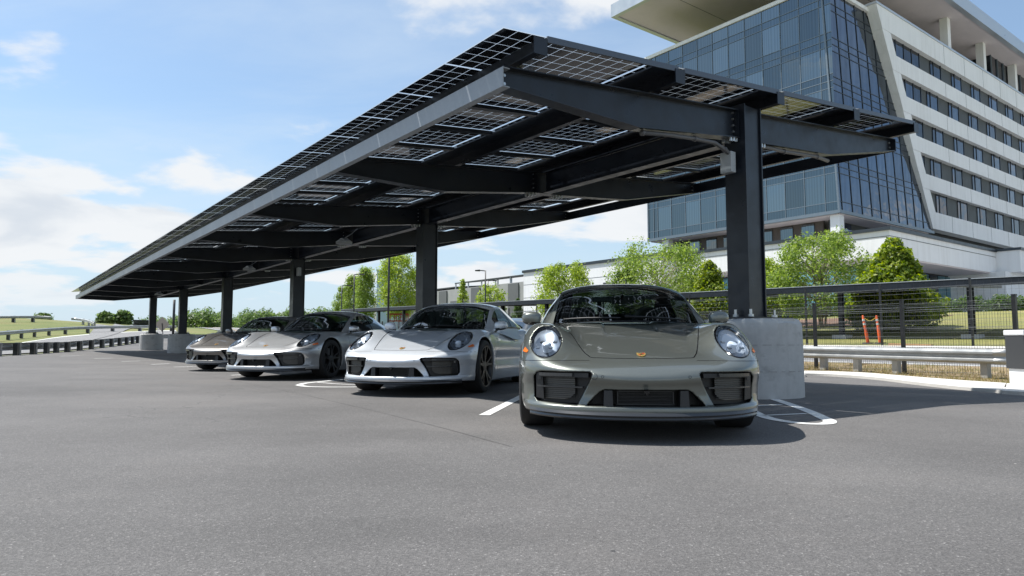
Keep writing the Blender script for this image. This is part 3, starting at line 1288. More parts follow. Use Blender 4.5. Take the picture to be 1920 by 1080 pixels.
def surface_nets(xs, ys, zs, val):
    nx, ny, nz = val.shape
    ins = val < 0
    c = ins[:-1, :-1, :-1].astype(np.int8)
    tot = np.zeros((nx - 1, ny - 1, nz - 1), np.int8)
    for i in (0, 1):
        for j in (0, 1):
            for k in (0, 1):
                tot += ins[i:nx - 1 + i, j:ny - 1 + j, k:nz - 1 + k]
    act = np.argwhere((tot > 0) & (tot < 8))
    vid = np.full(tot.shape, -1, np.int64)
    vid[act[:, 0], act[:, 1], act[:, 2]] = np.arange(len(act))
    acc = np.zeros((len(act), 3))
    cnt = np.zeros(len(act))
    off = [(i, j, k) for i in (0, 1) for j in (0, 1) for k in (0, 1)]
    for a in off:
        for ax in range(3):
            if a[ax]:
                continue
            b = list(a)
            b[ax] = 1
            ia = act + a
            ib = act + b
            va = val[ia[:, 0], ia[:, 1], ia[:, 2]]
            vb = val[ib[:, 0], ib[:, 1], ib[:, 2]]
            m = (va < 0) != (vb < 0)
            t = va[m] / (va[m] - vb[m])
            pa = np.stack([xs[ia[m, 0]], ys[ia[m, 1]], zs[ia[m, 2]]], -1)
            pb = np.stack([xs[ib[m, 0]], ys[ib[m, 1]], zs[ib[m, 2]]], -1)
            acc[m] += pa + (pb - pa) * t[:, None]
            cnt[m] += 1
    v = acc / cnt[:, None]
    quads = []
    # edges along each axis
    for ax in range(3):
        sl_a = [slice(None)] * 3
        sl_b = [slice(None)] * 3
        sl_a[ax] = slice(0, -1)
        sl_b[ax] = slice(1, None)
        ch = ins[tuple(sl_a)] != ins[tuple(sl_b)]
        e = np.argwhere(ch)
        o1, o2 = [(1, 2), (2, 0), (0, 1)][ax]
        ok = (e[:, o1] > 0) & (e[:, o2] > 0) & (e[:, o1] < val.shape[o1] - 1) & (e[:, o2] < val.shape[o2] - 1)
        e = e[ok]
        flip = ins[e[:, 0], e[:, 1], e[:, 2]]
        q = []
        for d1, d2 in ((-1, -1), (0, -1), (0, 0), (-1, 0)):
            cc = e.copy()
            cc[:, o1] += d1
            cc[:, o2] += d2
            q.append(vid[cc[:, 0], cc[:, 1], cc[:, 2]])
        q = np.stack(q, -1)
        q[~flip] = q[~flip][:, ::-1]
        quads.append(q)
    return v, np.concatenate(quads)


def grad(fn, p, e=1e-3):
    g = np.zeros_like(p)
    for i in range(3):
        a = p.copy()
        b = p.copy()
        a[:, i] += e
        b[:, i] -= e
        g[:, i] = (fn(a[:, 0], a[:, 1], a[:, 2]) - fn(b[:, 0], b[:, 1], b[:, 2])) / (2 * e)
    return g


# paint and trim materials
def car_paint(name, col, metal=0.55, rough=0.36):
    m = pbsdf(name, col, rough, metal)
    t = NT(m)
    fl = t.voro(t.coord('Object'), 900, 'F1', 1)
    sp = t.n.new('ShaderNodeSeparateColor')
    t.l.new(fl, sp.inputs[0])
    k = t.mrange(sp.outputs[0], 0, 1, 0.86, 1.14)
    cb = t.n.new('ShaderNodeCombineColor')
    for i in range(3):
        t.l.new(k, cb.inputs[i])
    t.set('Base Color', t.mix(1.0, col, cb.outputs[0], 'MULTIPLY'))
    t.b.inputs['Coat Weight'].default_value = 1.0
    t.b.inputs['Coat Roughness'].default_value = 0.02
    t.b.inputs['Coat IOR'].default_value = 1.5
    return m


car_paint('paint_olive', (0.138, 0.149, 0.132), 0.58, 0.34)
car_paint('paint_white', (0.60, 0.63, 0.66), 0.30, 0.36)
car_paint('paint_silver', (0.50, 0.508, 0.512), 0.65, 0.36)
car_paint('paint_bronze', (0.185, 0.174, 0.162), 0.6, 0.34)
pbsdf('black_plastic', (0.016, 0.016, 0.017), 0.45)
pbsdf('gloss_black', (0.006, 0.006, 0.007), 0.12)
pbsdf('rim_black', (0.010, 0.010, 0.011), 0.38)
pbsdf('lip_satin', (0.035, 0.036, 0.038), 0.24, 0.0, **{'Coat Weight': 0.5, 'Coat Roughness': 0.12})
noisy('rubber', (0.018, 0.018, 0.018), 0.25, 20, 0.75)
pbsdf('radiator', (0.20, 0.195, 0.185), 0.55, 0.2)
pbsdf('chrome_bowl', (0.25, 0.285, 0.33), 0.33, 0.6)
pbsdf('lamp_module', (0.10, 0.115, 0.13), 0.3, 0.4)
pbsdf('lamp_lens', (0.75, 0.8, 0.86), 0.05, 0.0)
pbsdf('amber', (0.75, 0.16, 0.02), 0.25)
pbsdf('tail_red', (0.35, 0.01, 0.01), 0.2)
pbsdf('gold_badge', (0.78, 0.52, 0.16), 0.3, 0.7)
pbsdf('badge_red', (0.45, 0.04, 0.03), 0.35)
pbsdf('seat_leather', (0.085, 0.095, 0.085), 0.6)
pbsdf('cabin_dark', (0.016, 0.017, 0.018), 0.7)
pbsdf('brake_steel', (0.12, 0.12, 0.12), 0.4, 0.8)
pbsdf('caliper', (0.02, 0.02, 0.02), 0.4)


def thin_glass(name, tint, f0=0.045, boost=1.0):
    m = bpy.data.materials.new(name)
    m.use_nodes = True
    n = m.node_tree.nodes
    l = m.node_tree.links
    n.clear()
    out = n.new('ShaderNodeOutputMaterial')
    tr = n.new('ShaderNodeBsdfTransparent')
    tr.inputs[0].default_value = (*tint, 1)
    gl = n.new('ShaderNodeBsdfGlossy')
    gl.inputs['Roughness'].default_value = 0.0
    gl.inputs['Color'].default_value = (1, 1, 1, 1)
    m2 = n.new('ShaderNodeMixShader')
    l.new(schlick(n, l, f0, boost), m2.inputs[0])
    l.new(tr.outputs[0], m2.inputs[1])
    l.new(gl.outputs[0], m2.inputs[2])
    l.new(m2.outputs[0], out.inputs[0])
    MATS[name] = m
    return m


thin_glass('car_glass', (0.36, 0.43, 0.41), 0.13, 1.3)
thin_glass('lens_glass', (0.93, 0.95, 0.97), 0.08, 1.3)


def car_meshes():
    """every part of the car as mesh data in car space: x right, y backward from the front axle, z up"""
    P = {}
    xs = spaced((-.03, .95, .0085), (.95, 1.45, .013), (1.45, 3.0, .026), (3.0, 3.9, .016), (3.9, 4.58, .022))
    ys = np.linspace(-.972, .972, 176)
    zs = spaced((.105, .60, .0085), (.60, .96, .0105))
    X, Y, Z = xs[:, None, None], ys[None, :, None], zs[None, None, :]
    val = body_field(X, Y, Z)
    v, q = surface_nets(xs, ys, zs, val)
    for _ in range(3):
        f = body_field(v[:, 0], v[:, 1], v[:, 2])
        g = grad(body_field, v)
        g2 = (g * g).sum(1)
        step = np.clip(f / np.maximum(g2, .15), -.006, .006)
        v = v - g * step[:, None]
    # relax the voxel pattern a little, then settle back on the surface
    e = np.concatenate([q[:, [0, 1]], q[:, [1, 2]], q[:, [2, 3]], q[:, [3, 0]]])
    for _ in range(2):
        s = np.zeros_like(v)
        c = np.zeros(len(v))
        np.add.at(s, e[:, 0], v[e[:, 1]])
        np.add.at(c, e[:, 0], 1)
        np.add.at(s, e[:, 1], v[e[:, 0]])
        np.add.at(c, e[:, 1], 1)
        v = v * .5 + .5 * s / np.maximum(c, 1)[:, None]
    f = body_field(v[:, 0], v[:, 1], v[:, 2])
    g = grad(body_field, v)
    v = v - g * np.clip(f / np.maximum((g * g).sum(1), .15), -.006, .006)[:, None]
    n = grad(body_field, v, 4e-3)
    n /= np.linalg.norm(n, axis=1)[:, None] + 1e-9
    fc = v[q].mean(1)
    ax, ay, az = fc[:, 0], np.abs(fc[:, 1]), fc[:, 2]
    fn = n[q].mean(1)
    mi = np.zeros(len(q), int)
    for cx, cz, rad in ((FAX, FR, .372), (RAX, RR, .388)):
        d = np.hypot(ax - cx, az - cz)
        mi[(d < rad + .006) & (ay < cW(ax) - .03) & (ay > .4)] = 1
    inside_in = (poly_sd(ay, az, MID_IN) < .004) | (poly_sd(ay, az, SIDE_IN) < .004)
    mi[inside_in & (ax < .7) & (ax > cXF(ay) + cXZ(az) + .018)] = 1
    bowl = np.hypot((ay - HLC[0]) / HLR[0], (az - HLC[1]) / HLR[1]) < 1.03
    hz = top_h(ax, ay)
    mi[bowl & (ax < 1.0) & (az < hz - .014)] = 1
    mi[(ax > 1.5) & (ax < 3.3) & (ay < .72) & (fn[:, 2] * 0 + az < hz - .02)] = 1
    mi[(az < .2) & (fn[:, 2] < -.6)] = 1
    P['body'] = (np.stack([v[:, 1] * LAT, v[:, 0] - FAX, v[:, 2]], -1), q[:, ::-1], mi, np.stack([n[:, 1], n[:, 0], n[:, 2]], -1))
    return P


def to_mesh(name, verts, faces, mats, mi=None, normals=None, smooth=True, auto=None):
    me = bpy.data.meshes.new(name)
    verts = np.asarray(verts, float)
    me.from_pydata(verts.tolist(), [], [tuple(map(int, f)) for f in faces])
    for m in mats:
        me.materials.append(MATS[m])
    if mi is not None:
        me.polygons.foreach_set('material_index', np.asarray(mi, np.int32))
    if smooth:
        me.polygons.foreach_set('use_smooth', [True] * len(me.polygons))
    if auto is not None:
        me.set_sharp_from_angle(angle=math.radians(auto))
    me.update()
    if normals is not None:
        me.normals_split_custom_set_from_vertices([tuple(a) for a in normals])
    return me


def C(x, y, z):
    """car design coordinates (x from the nose, y lateral, z) -> mesh coordinates"""
    return Vector((y * LAT, x - FAX, z))


def solve(fn, lo, hi):
    """first sign change: coarse scan, then two finer ones (fn > 0 outside at lo)"""
    for n in (120, 40, 40):
        s = np.linspace(lo, hi, n)
        v = fn(s)
        neg = v < 0
        if not neg.any():
            return hi
        k = int(np.argmax(neg))
        lo, hi = s[max(k - 1, 0)], s[k]
    return hi


def skin_field(x, y, z):
    """outer skin only, without openings"""
    y = np.abs(y)
    top = (z - top_h(x, y)) * 0.93
    side = y - side_w(x, z)
    front = (cXF(y) + cXZ(z) - x) * np.interp(y, [0, .4, .65, .8, .9], [1, .95, .78, .58, .42])
    return smax(smax(top, side, .075), front, .055)


def sx(y, z):
    return solve(lambda s: skin_field(s, np.full_like(s, y), np.full_like(s, z)), -.1, 1.6)


def szz(x, y):
    return solve(lambda s: skin_field(np.full_like(s, x), np.full_like(s, y), s), 1.1, .2)


def syy(x, z):
    return solve(lambda s: skin_field(np.full_like(s, x), s, np.full_like(s, z)), 1.1, .3)


def skin_n(p):
    g = grad(skin_field, np.array([[p[0], p[1], p[2]]]), 3e-3)[0]
    return g / np.linalg.norm(g)


def seam(pts, w=.006, lift=.0012):
    """thin dark ribbon along skin points (design coords)"""
    mb = MB()
    for i in range(len(pts) - 1):
        quad = []
        for p, q in ((pts[i], pts[i + 1]), (pts[i + 1], pts[i])):
            p_ = np.array(p)
            d = np.array(pts[i + 1]) - np.array(pts[i])
            nn = skin_n(p_)
            s = np.cross(d, nn)
            s /= np.linalg.norm(s) + 1e-9
            quad += [p_ + nn * lift + s * w / 2, p_ + nn * lift - s * w / 2]
        mb.add([C(*a) for a in (quad[0], quad[1], quad[3], quad[2])], [(0, 1, 2, 3)])
    return mb


def mirrored(mb):
    """add the mirror image (x -> -x) of what the builder holds"""
    vs = [Vector((-p.x, p.y, p.z)) for p in mb.v]
    fs = [tuple(reversed(f)) for f in mb.f]
    ms = list(mb.m)
    o = MB()
    o.add(vs, fs)
    o.m = ms
    return o


def mb_mesh(mb, name, mats, smooth=True, auto=40):
    me = to_mesh(name, [tuple(p) for p in mb.v], mb.f, mats, mb.m, None, smooth, auto if smooth else None)
    return me


CAR = []      # (part name, mesh, parent key, key, label)


def build_car_parts():
    D = car_meshes()
    v, q, mi, n = D['body']
    add = lambda nm, me, par=None, key=None, lab=None, loc=None: CAR.append((nm, me, par, key or nm, lab, loc))
    add('body', to_mesh('car_body', v, q, ['paint_white', 'black_plastic'], mi, n), None, 'body')

    # ---------------- seams
    hood = []
    for y in np.linspace(0, .345, 12):
        x = sx(y, .0) if False else None
        hood.append((.262 + .03 * (y / .36) ** 2, y, 0))
    hood += [(.305, .366, 0), (.335, .376, 0)]
    for u in np.linspace(0.08, 1, 16):
        hood.append((.305 + u * 1.155, .37 + .25 * u ** .85, 0))
    hp = [(x, y, szz(x, y)) for x, y, _ in hood]
    hl = [(x, -y, z) for x, y, z in hp[::-1]] + hp[1:]
    add('hood_seam', mb_mesh(seam(hl, .0075), 'hood_seam', ['gloss_black'], False), 'body')
    for s in (1, -1):
        bp = []
        for y in np.linspace(.372, .885, 20):
            z = .522 - .004 * ((y - .37) / .5)
            bp.append((sx(y, z), s * y, z))
        add('bumper_seam', mb_mesh(seam(bp, .0045), 'bumper_seam', ['gloss_black'], False), 'body')
        dp = [(1.66, s * syy(1.66, z), z) for z in np.linspace(.24, .76, 14)]
        dp2 = [(2.86 + .10 * ((z - .24) / .52) ** 2, s * syy(2.86, z), z) for z in np.linspace(.24, .76, 14)]
        for d_ in (dp, dp2):
            add('door_seam', mb_mesh(seam(d_, .006), 'door_seam', ['gloss_black'], False), 'body')
        mb = MB()
        for xx in np.linspace(2.60, 2.78, 5)[:-1]:
            a = C(xx, s * (syy(xx, .68) + .006), .685)
            b = C(xx + .045, s * (syy(xx + .045, .68) + .006), .685)
            mb.bar(a, b, .012, .022)
        add('door_handle', mb_mesh(mb, 'door_handle', ['paint_white']), 'body')

    # ---------------- headlights
    for s in (1, -1):
        rings, N = 10, 40
        lens_v = [None]
        vs, fs = [], []
        for i in range(rings + 1):
            rr = i / rings
            for j in range(N):
                a = 2 * PI * j / N
                y = HLC[0] + HLR[0] * .965 * rr * math.cos(a)
                z = HLC[1] + HLR[1] * .965 * rr * math.sin(a)
                x = sx(y, min(z, .782))
                nn = skin_n((x, y, min(z, .782)))
                b = .012 * (1 - rr ** 2.5) + .002
                vs.append(C(x + nn[0] * b, s * (y + nn[1] * b), z + nn[2] * b))
        for i in range(rings):
            for j in range(N):
                j2 = (j + 1) % N
                f = (i * N + j, i * N + j2, (i + 1) * N + j2, (i + 1) * N + j)
                fs.append(f if s > 0 else f[::-1])
        lm = MB()
        lm.add(vs, fs)
        hl_key = 'headlight%d' % s
        # bowl: dark ring + bright reflector + lens modules
        mb = MB()
        ring_o = [C(0, 0, 0)]
        bowl_v, bowl_f = [], []
        prof = [(1.0, -.001, 1), (.955, .003, 1), (.90, -.02, 1), (.84, -.055, 0), (.55, -.085, 0), (0.02, -.092, 0)]
        ax_c = np.array([sx(*HLC), HLC[0], HLC[1]])
        nn_c = skin_n(ax_c)
        for (rr, dep, m_) in prof:
            for j in range(N):
                a = 2 * PI * j / N
                y = HLC[0] + HLR[0] * rr * math.cos(a)
                z = HLC[1] + HLR[1] * rr * math.sin(a)
                if rr > .89:
                    x = sx(y, min(z, .782))
                    p = np.array([x, y, z]) + skin_n((x, y, min(z, .782))) * dep
                else:
                    # plane through the centre, perpendicular to the mean normal
                    x0 = ax_c[0] + (-(nn_c[1] * (y - HLC[0]) + nn_c[2] * (z - HLC[1])) / nn_c[0]) * .8
                    p = np.array([x0, y, z]) + nn_c * dep
                bowl_v.append(C(p[0], s * p[1], p[2]))
        for i in range(len(prof) - 1):
            for j in range(N):
                j2 = (j + 1) % N
                f = (i * N + j, i * N + j2, (i + 1) * N + j2, (i + 1) * N + j)
                bowl_f.append((f if s > 0 else f[::-1], prof[i + 1][2]))
        mb.add(bowl_v, [f for f, _ in bowl_f])
        mb.m = [m_ for _, m_ in bowl_f]
        add('headlight', mb_mesh(mb, 'headlight', ['chrome_bowl', 'gloss_black']), 'body', hl_key)
        add('lens', mb_mesh(lm, 'lens', ['lens_glass']), hl_key)
        # projector in the middle and four light modules
        mb = MB()
        cpt = ax_c + nn_c * -.03
        nv = Vector((s * nn_c[1], nn_c[0], nn_c[2]))
        cc = C(cpt[0], s * cpt[1], cpt[2])
        mb.tube([cc - nv * .05, cc, cc + nv * .012, cc + nv * .018], [.036, .036, .030, .014], 20, 0)
        up = Vector((0, 0, 1)) - nv * nv.z
        up.normalize()
        sd = nv.cross(up)
        for a_, b_ in ((-1, 1), (1, 1), (-1, -1), (1, -1)):
            c4 = cc + sd * (.052 * a_) + up * (.042 * b_) - nv * .004
            mb.box(c4, (.028, .020, .012), 1, sd, up, nv)
        add('projector', mb_mesh(mb, 'projector', ['lamp_lens', 'lamp_module']), hl_key)

    # ---------------- centre intake
    mb = MB()
    mb.box(C(.26, 0, .272), (.84, .02, .16), 1)
    add('centre_grille', mb_mesh(mb, 'centre_grille', ['radiator', 'black_plastic'], False), 'body', 'cg')
    mb = MB()
    for k in range(9):
        mb.box(C(.135, 0, .240 + k * .0095), (.36, .02, .0035), 0)
    for zz in (.234, .322):
        mb.box(C(.132, 0, zz), (.38, .03, .007), 0)
    for yy in (-.187, .187):
        mb.box(C(.132, yy, .278), (.008, .03, .09), 0)
    sl_ = mb_mesh(mb, 'grille_slats', ['black_plastic'], False)
    add('grille_slats', sl_, 'cg')
    mb = MB()
    mb.box(C(.15, 0, .278), (.37, .006, .085), 0)
    add('radiator', mb_mesh(mb, 'radiator', ['cabin_dark'], False), 'cg')
    for s in (1, -1):
        mb = MB()
        pts = [(.055, .222, .228), (.055, .285, .228), (.05, .225, .326), (.05, .28, .326)]
        f0, f1 = .052, .17
        mb.hexa([C(f0, s * .222, .226), C(f0 + .012, s * .285, .226), C(f1, s * .285, .226), C(f1, s * .222, .226),
                 C(f0 + .006, s * .226, .328), C(f0 + .018, s * .281, .328), C(f1, s * .281, .328), C(f1, s * .226, .328)])
        o = mb_mesh(mb, 'radar_block', ['black_plastic'], False)
        add('intake_block', o, 'cg')
    mb = MB()
    mb.box(C(.045, 0, .322), (.034, .05, .016), 0)
    mb.box(C(.038, 0, .308), (.012, .03, .016), 0)
    add('front_camera', mb_mesh(mb, 'front_camera', ['gloss_black'], False), 'body')

    # ---------------- side intakes with fins, blade and light bar
    for s in (1, -1):
        key = 'si%d' % s
        mb = MB()
        # back wall following the nose curve
        ysl = np.linspace(.36, .77, 10)
        for a, b in zip(ysl[:-1], ysl[1:]):
            fa, fb = cXF(a) + .115, cXF(b) + .115
            p = [C(fa, s * a, .235), C(fb, s * b, .235), C(fb, s * b, .465), C(fa, s * a, .465)]
            mb.add(p if s > 0 else p[::-1], [(0, 1, 2, 3)], 0)
        add('side_intake', mb_mesh(mb, 'side_intake', ['black_plastic']), 'body', key)
        # radiator core with fins
        mb = MB()
        yc = np.linspace(.475, .70, 7)
        for a, b in zip(yc[:-1], yc[1:]):
            fa, fb = cXF(a) + .088, cXF(b) + .088
            z0a = .262 + max(0, .52 - a) * .9
            p = [C(fa, s * a, z0a), C(fb, s * b, .262 + max(0, .52 - b) * .9), C(fb, s * b, .412), C(fa, s * a, .412)]
            mb.add(p if s > 0 else p[::-1], [(0, 1, 2, 3)], 0)
        add('radiator', mb_mesh(mb, 'radiator', ['radiator']), key)
        mb = MB()
        for k in range(11):
            z = .272 + k * .0128
            for a, b in zip(yc[:-1], yc[1:]):
                fa, fb = cXF(a) + .080, cXF(b) + .080
                mb.bar(C(fa, s * a, z), C(fb, s * b, z), .016, .0030)
        add('fins', mb_mesh(mb, 'fins', ['black_plastic'], False), key)
        # blade across the middle
        mb = MB()
        yb = np.linspace(.42, .735, 8)
        for a, b in zip(yb[:-1], yb[1:]):
            mb.bar(C(cXF(a) + .062, s * a, .345), C(cXF(b) + .062, s * b, .345), .03, .010)
        add('blade', mb_mesh(mb, 'blade', ['lip_satin'], False), key)
        # light bar
        mb = MB()
        yb = np.linspace(.38, .735, 12)
        for a, b in zip(yb[:-1], yb[1:]):
            o_ = .05
            mb.bar(C(cXF(a) + o_, s * a, .425), C(cXF(b) + o_, s * b, .425), .035, .028, 0)
        yb = np.linspace(.49, .72, 10)
        for a, b in zip(yb[:-1], yb[1:]):
            o_ = .026
            mb.bar(C(cXF(a) + o_, s * a, .428), C(cXF(b) + o_, s * b, .428), .028, .022, 1)
        add('light_bar', mb_mesh(mb, 'light_bar', ['black_plastic', 'lip_satin'], False), key)
        # outer frame
        mb = MB()
        mb.hexa([C(cXF(.70) + .045, s * .695, .258), C(cXF(.755) + .042, s * .752, .266), C(cXF(.755) + .14, s * .752, .266), C(cXF(.70) + .14, s * .695, .258),
                 C(cXF(.70) + .045, s * .705, .440), C(cXF(.755) + .028, s * .752, .436), C(cXF(.755) + .14, s * .752, .436), C(cXF(.70) + .14, s * .705, .440)])
        add('intake_frame', mb_mesh(mb, 'intake_frame', ['black_plastic'], False), key)
        mb = MB()
        mb.box(C(cXF(.73) + .034, s * .728, .405), (.022, .02, .028), 0)
        add('corner_sensor', mb_mesh(mb, 'corner_sensor', ['lip_satin'], False), key)

    # ---------------- front lip
    vs, fs = [], []
    ylist = np.linspace(-.80, .80, 49)
    prof = [(.030, .196), (-.012, .186), (-.024, .170), (-.004, .158), (-.010, .146), (.004, .136), (.12, .138)]
    for y in ylist:
        k = abs(y)
        rise = .012 * (k / .8) ** 3
        for dx, z in prof:
            vs.append(C(cXF(k) + dx + .018 * (k / .8) ** 2, y, z + rise))
    m_ = len(prof)
    for i in range(len(ylist) - 1):
        for j in range(m_ - 1):
            fs.append((i * m_ + j, i * m_ + j + 1, (i + 1) * m_ + j + 1, (i + 1) * m_ + j))
    mb = MB()
    mb.add(vs, fs)
    add('front_lip', mb_mesh(mb, 'front_lip', ['lip_satin'], True, 28), 'body')

    # parking sensors
    for y in (-.345, -.29, .29):
        mb = MB()
        z = .418
        x = sx(abs(y), z)
        nn = skin_n((x, abs(y), z))
        nv = Vector((math.copysign(nn[1], y), nn[0], nn[2]))
        c = C(x, y, z)
        big = y < -.3
        r0 = .021 if big else .010
        u = nv.cross(Vector((0, 0, 1))).normalized()
        w = nv.cross(u)
        vs2, fs2 = [], []
        for j in range(20):
            a = 2 * PI * j / 20
            for r_ in (r0, r0 - .0022):
                vs2.append(c + (u * math.cos(a) + w * math.sin(a)) * r_ + nv * .0015)
        for j in range(20):
            j2 = (j + 1) % 20
            fs2.append((2 * j, 2 * j2, 2 * j2 + 1, 2 * j + 1))
        mb.add(vs2, fs2)
        add('parking_sensor', mb_mesh(mb, 'parking_sensor', ['gloss_black'], False), 'body')

    # side marker lamps
    for s in (1, -1):
        vs, fs = [], []
        xa, xb = .50, .612
        nu = 6
        for i in range(nu + 1):
            u = i / nu
            for w_ in (0, 1):
                z = .572 + .012 * u + w_ * (.014 + .016 * u)
                x = xa + (xb - xa) * u
                y = syy(x, z)
                nn = skin_n((x, y, z))
                p = np.array([x, y, z]) + nn * .004
                vs.append(C(p[0], s * p[1], p[2]))
        for i in range(nu):
            f = (2 * i, 2 * i + 2, 2 * i + 3, 2 * i + 1)
            fs.append(f if s > 0 else f[::-1])
        mb = MB()
        mb.add(vs, fs)
        add('side_marker', mb_mesh(mb, 'side_marker', ['amber']), 'body')

    # ---------------- badge on the hood
    bx = .335
    bz = szz(bx, 0)
    nn = skin_n((bx, 0.0001, bz))
    nv = Vector((0, nn[0], nn[2])).normalized()
    up = Vector((0, nn[2], -nn[0])).normalized()
    rt_ = Vector((1, 0, 0))
    c = C(bx, 0, bz) + nv * .003
    sh = [(-.030, .036), (0, .030), (.030, .036), (.031, .010), (.026, -.016), (.014, -.034), (0, -.041), (-.014, -.034), (-.026, -.016), (-.031, .010)]
    mb = MB()
    mb.prism([c + rt_ * a + up * (b * 1.05) for a, b in sh], nv * .004, 0)
    add('badge', mb_mesh(mb, 'badge', ['gold_badge'], False), 'body', 'badge')
    mb = MB()
    for k in range(3):
        mb.box(c + rt_ * .015 + up * (.026 - .009 * k) + nv * .0045, (.020, .004, .001), 0, rt_, up, nv)
        mb.box(c - rt_ * .012 + up * (-.008 - .008 * k) + nv * .0045, (.018 - .003 * k, .004, .001), 0, rt_, up, nv)
    mb.box(c + up * .002 + nv * .0045, (.016, .022, .0015), 1, rt_, up, nv)
    for (a, b) in ((-.014, .024), (.013, -.014)):
        mb.box(c + rt_ * a + up * b + nv * .0045, (.012, .006, .001), 1, rt_, up, nv)
    add('badge_arms', mb_mesh(mb, 'badge_arms', ['badge_red', 'gloss_black'], False), 'badge')

    # ---------------- greenhouse
    S = np.linspace(0, 1, 9)
    ccx = pchip(S, [1.405, 1.72, 2.04, 2.34, 2.66, 3.02, 3.40, 3.80, 4.12])
    ccz = pchip(S, [.842, 1.022, 1.178, 1.240, 1.255, 1.215, 1.110, .970, .858])
    rrx = pchip(S, [1.72, 1.93, 2.16, 2.42, 2.72, 3.06, 3.42, 3.80, 4.12])
    rry = pchip(S, [.700, .662, .615, .580, .562, .552, .562, .585, .60])
    rrz = pchip(S, [.815, .962, 1.098, 1.172, 1.192, 1.150, 1.040, .905, .81])

    def top_pt(s, v, lift=0.0):
        av = abs(v)
        k = av ** 2.2
        kz = .45 * av ** 2 + .55 * av ** 4.5
        x = ccx(s) * (1 - k) + rrx(s) * k
        y = rry(s) * v
        z = ccz(s) * (1 - kz) + rrz(s) * kz
        return (float(x), float(y), float(z + lift))

    def patch(fn, us, vs_, flip=False, thick=0.0):
        mb = MB()
        n = len(vs_)
        pts = [C(*fn(u, w)) for u in us for w in vs_]
        fs = []
        for i in range(len(us) - 1):
            for j in range(n - 1):
                f = (i * n + j, i * n + j + 1, (i + 1) * n + j + 1, (i + 1) * n + j)
                fs.append(f[::-1] if flip else f)
        mb.add(pts, fs)
        return mb
    sh = .262        # header
    sr = .585        # rear glass starts
    vv = np.linspace(-1, 1, 41)
    vg = np.linspace(-.955, .955, 39)
    add('windscreen', mb_mesh(patch(lambda u, w: top_pt(u, w, .002), np.linspace(.0, sh - .012, 22), vg), 'windscreen', ['car_glass'], True, None), 'body')
    # black printed border and base of the screen
    frit = MB()
    for a, b in ((-.965, -.935), (.935, .965)):
        m1 = patch(lambda u, w: top_pt(u, w, .0), np.linspace(0, sh, 22), np.linspace(a, b, 4))
        frit.add(m1.v, m1.f)
    m1 = patch(lambda u, w: top_pt(u, w, .0), np.linspace(sh - .035, sh, 4), vg)
    frit.add(m1.v, m1.f)
    m1 = patch(lambda u, w: top_pt(u, w, -.002), np.linspace(-.0, .018, 3), vg)
    frit.add(m1.v, m1.f)
    add('screen_border', mb_mesh(frit, 'screen_border', ['gloss_black'], True, None), 'body')
    for s in (1, -1):
        a, b = (.950, 1.0) if s > 0 else (-1.0, -.950)
        add('front_pillar', mb_mesh(patch(lambda u, w: top_pt(u, w, .004), np.linspace(0, sh, 24), np.linspace(a, b, 5)), 'front_pillar', ['paint_white'], True, None), 'body')
    add('roof', mb_mesh(patch(lambda u, w: top_pt(u, w, .004), np.linspace(sh - .002, sr, 30), vv), 'roof', ['paint_white'], True, None), 'body')
    add('rear_glass', mb_mesh(patch(lambda u, w: top_pt(u, w, .002), np.linspace(sr, .84, 16), np.linspace(-.86, .86, 31)), 'rear_glass', ['car_glass'], True, None), 'body')
    back = MB()
    for us, vs_ in ((np.linspace(sr, 1.0, 20), np.linspace(-1, -.86, 6)), (np.linspace(sr, 1.0, 20), np.linspace(.86, 1, 6)), (np.linspace(.84, 1.0, 8), np.linspace(-.86, .86, 31))):
        m1 = patch(lambda u, w: top_pt(u, w, .003), us, vs_)
        back.add(m1.v, m1.f)
    add('rear_deck', mb_mesh(back, 'rear_deck', ['paint_white'], True, 60), 'body')

    # sides of the greenhouse
    bx_ = pchip(S, [1.76, 2.02, 2.28, 2.52, 2.78, 3.08, 3.42, 3.80, 4.12])
    by_ = pchip(S, [.735, .790, .805, .806, .800, .785, .755, .72, .69])
    bz_ = pchip(S, [.795, .812, .818, .822, .828, .842, .855, .835, .79])

    def side_pt(s, w, out=0.0, sg=1):
        k = w
        x = bx_(s) * (1 - k) + rrx(s) * k
        y = by_(s) * (1 - k) + rry(s) * k + .028 * math.sin(PI * min(max(k, 0), 1)) + out
        z = bz_(s) * (1 - k) + (rrz(s) + .002) * k
        return (float(x), sg * float(y), float(z))
    for s in (1, -1):
        fl = s < 0
        key = 'sw%d' % s
        # window outline in s: triangle at the front, rounded tail at the back
        def wtop(u):
            return .93 if u < .52 else .93 - .80 * ((u - .52) / .20) ** 2
        us = np.linspace(.085, .705, 34)
        mb = MB()
        pts, fs = [], []
        nw = 7
        for u in us:
            lo = .16 + .05 * max(0, (u - .5) / .2)
            hi = max(lo + .012, min(wtop(u), .20 + (u - .07) * 9.0))
            for w in np.linspace(lo, hi, nw):
                pts.append(C(*side_pt(u, w, .003, s)))
        for i in range(len(us) - 1):
            for j in range(nw - 1):
                f = (i * nw + j, i * nw + j + 1, (i + 1) * nw + j + 1, (i + 1) * nw + j)
                fs.append(f if s > 0 else f[::-1])
        mb.add(pts, fs)
        add('side_window', mb_mesh(mb, 'side_window', ['car_glass'], True, None), 'body', key)
        # painted surround: everything of the side not glass
        mb = MB()
        us2 = np.linspace(0, 1, 61)
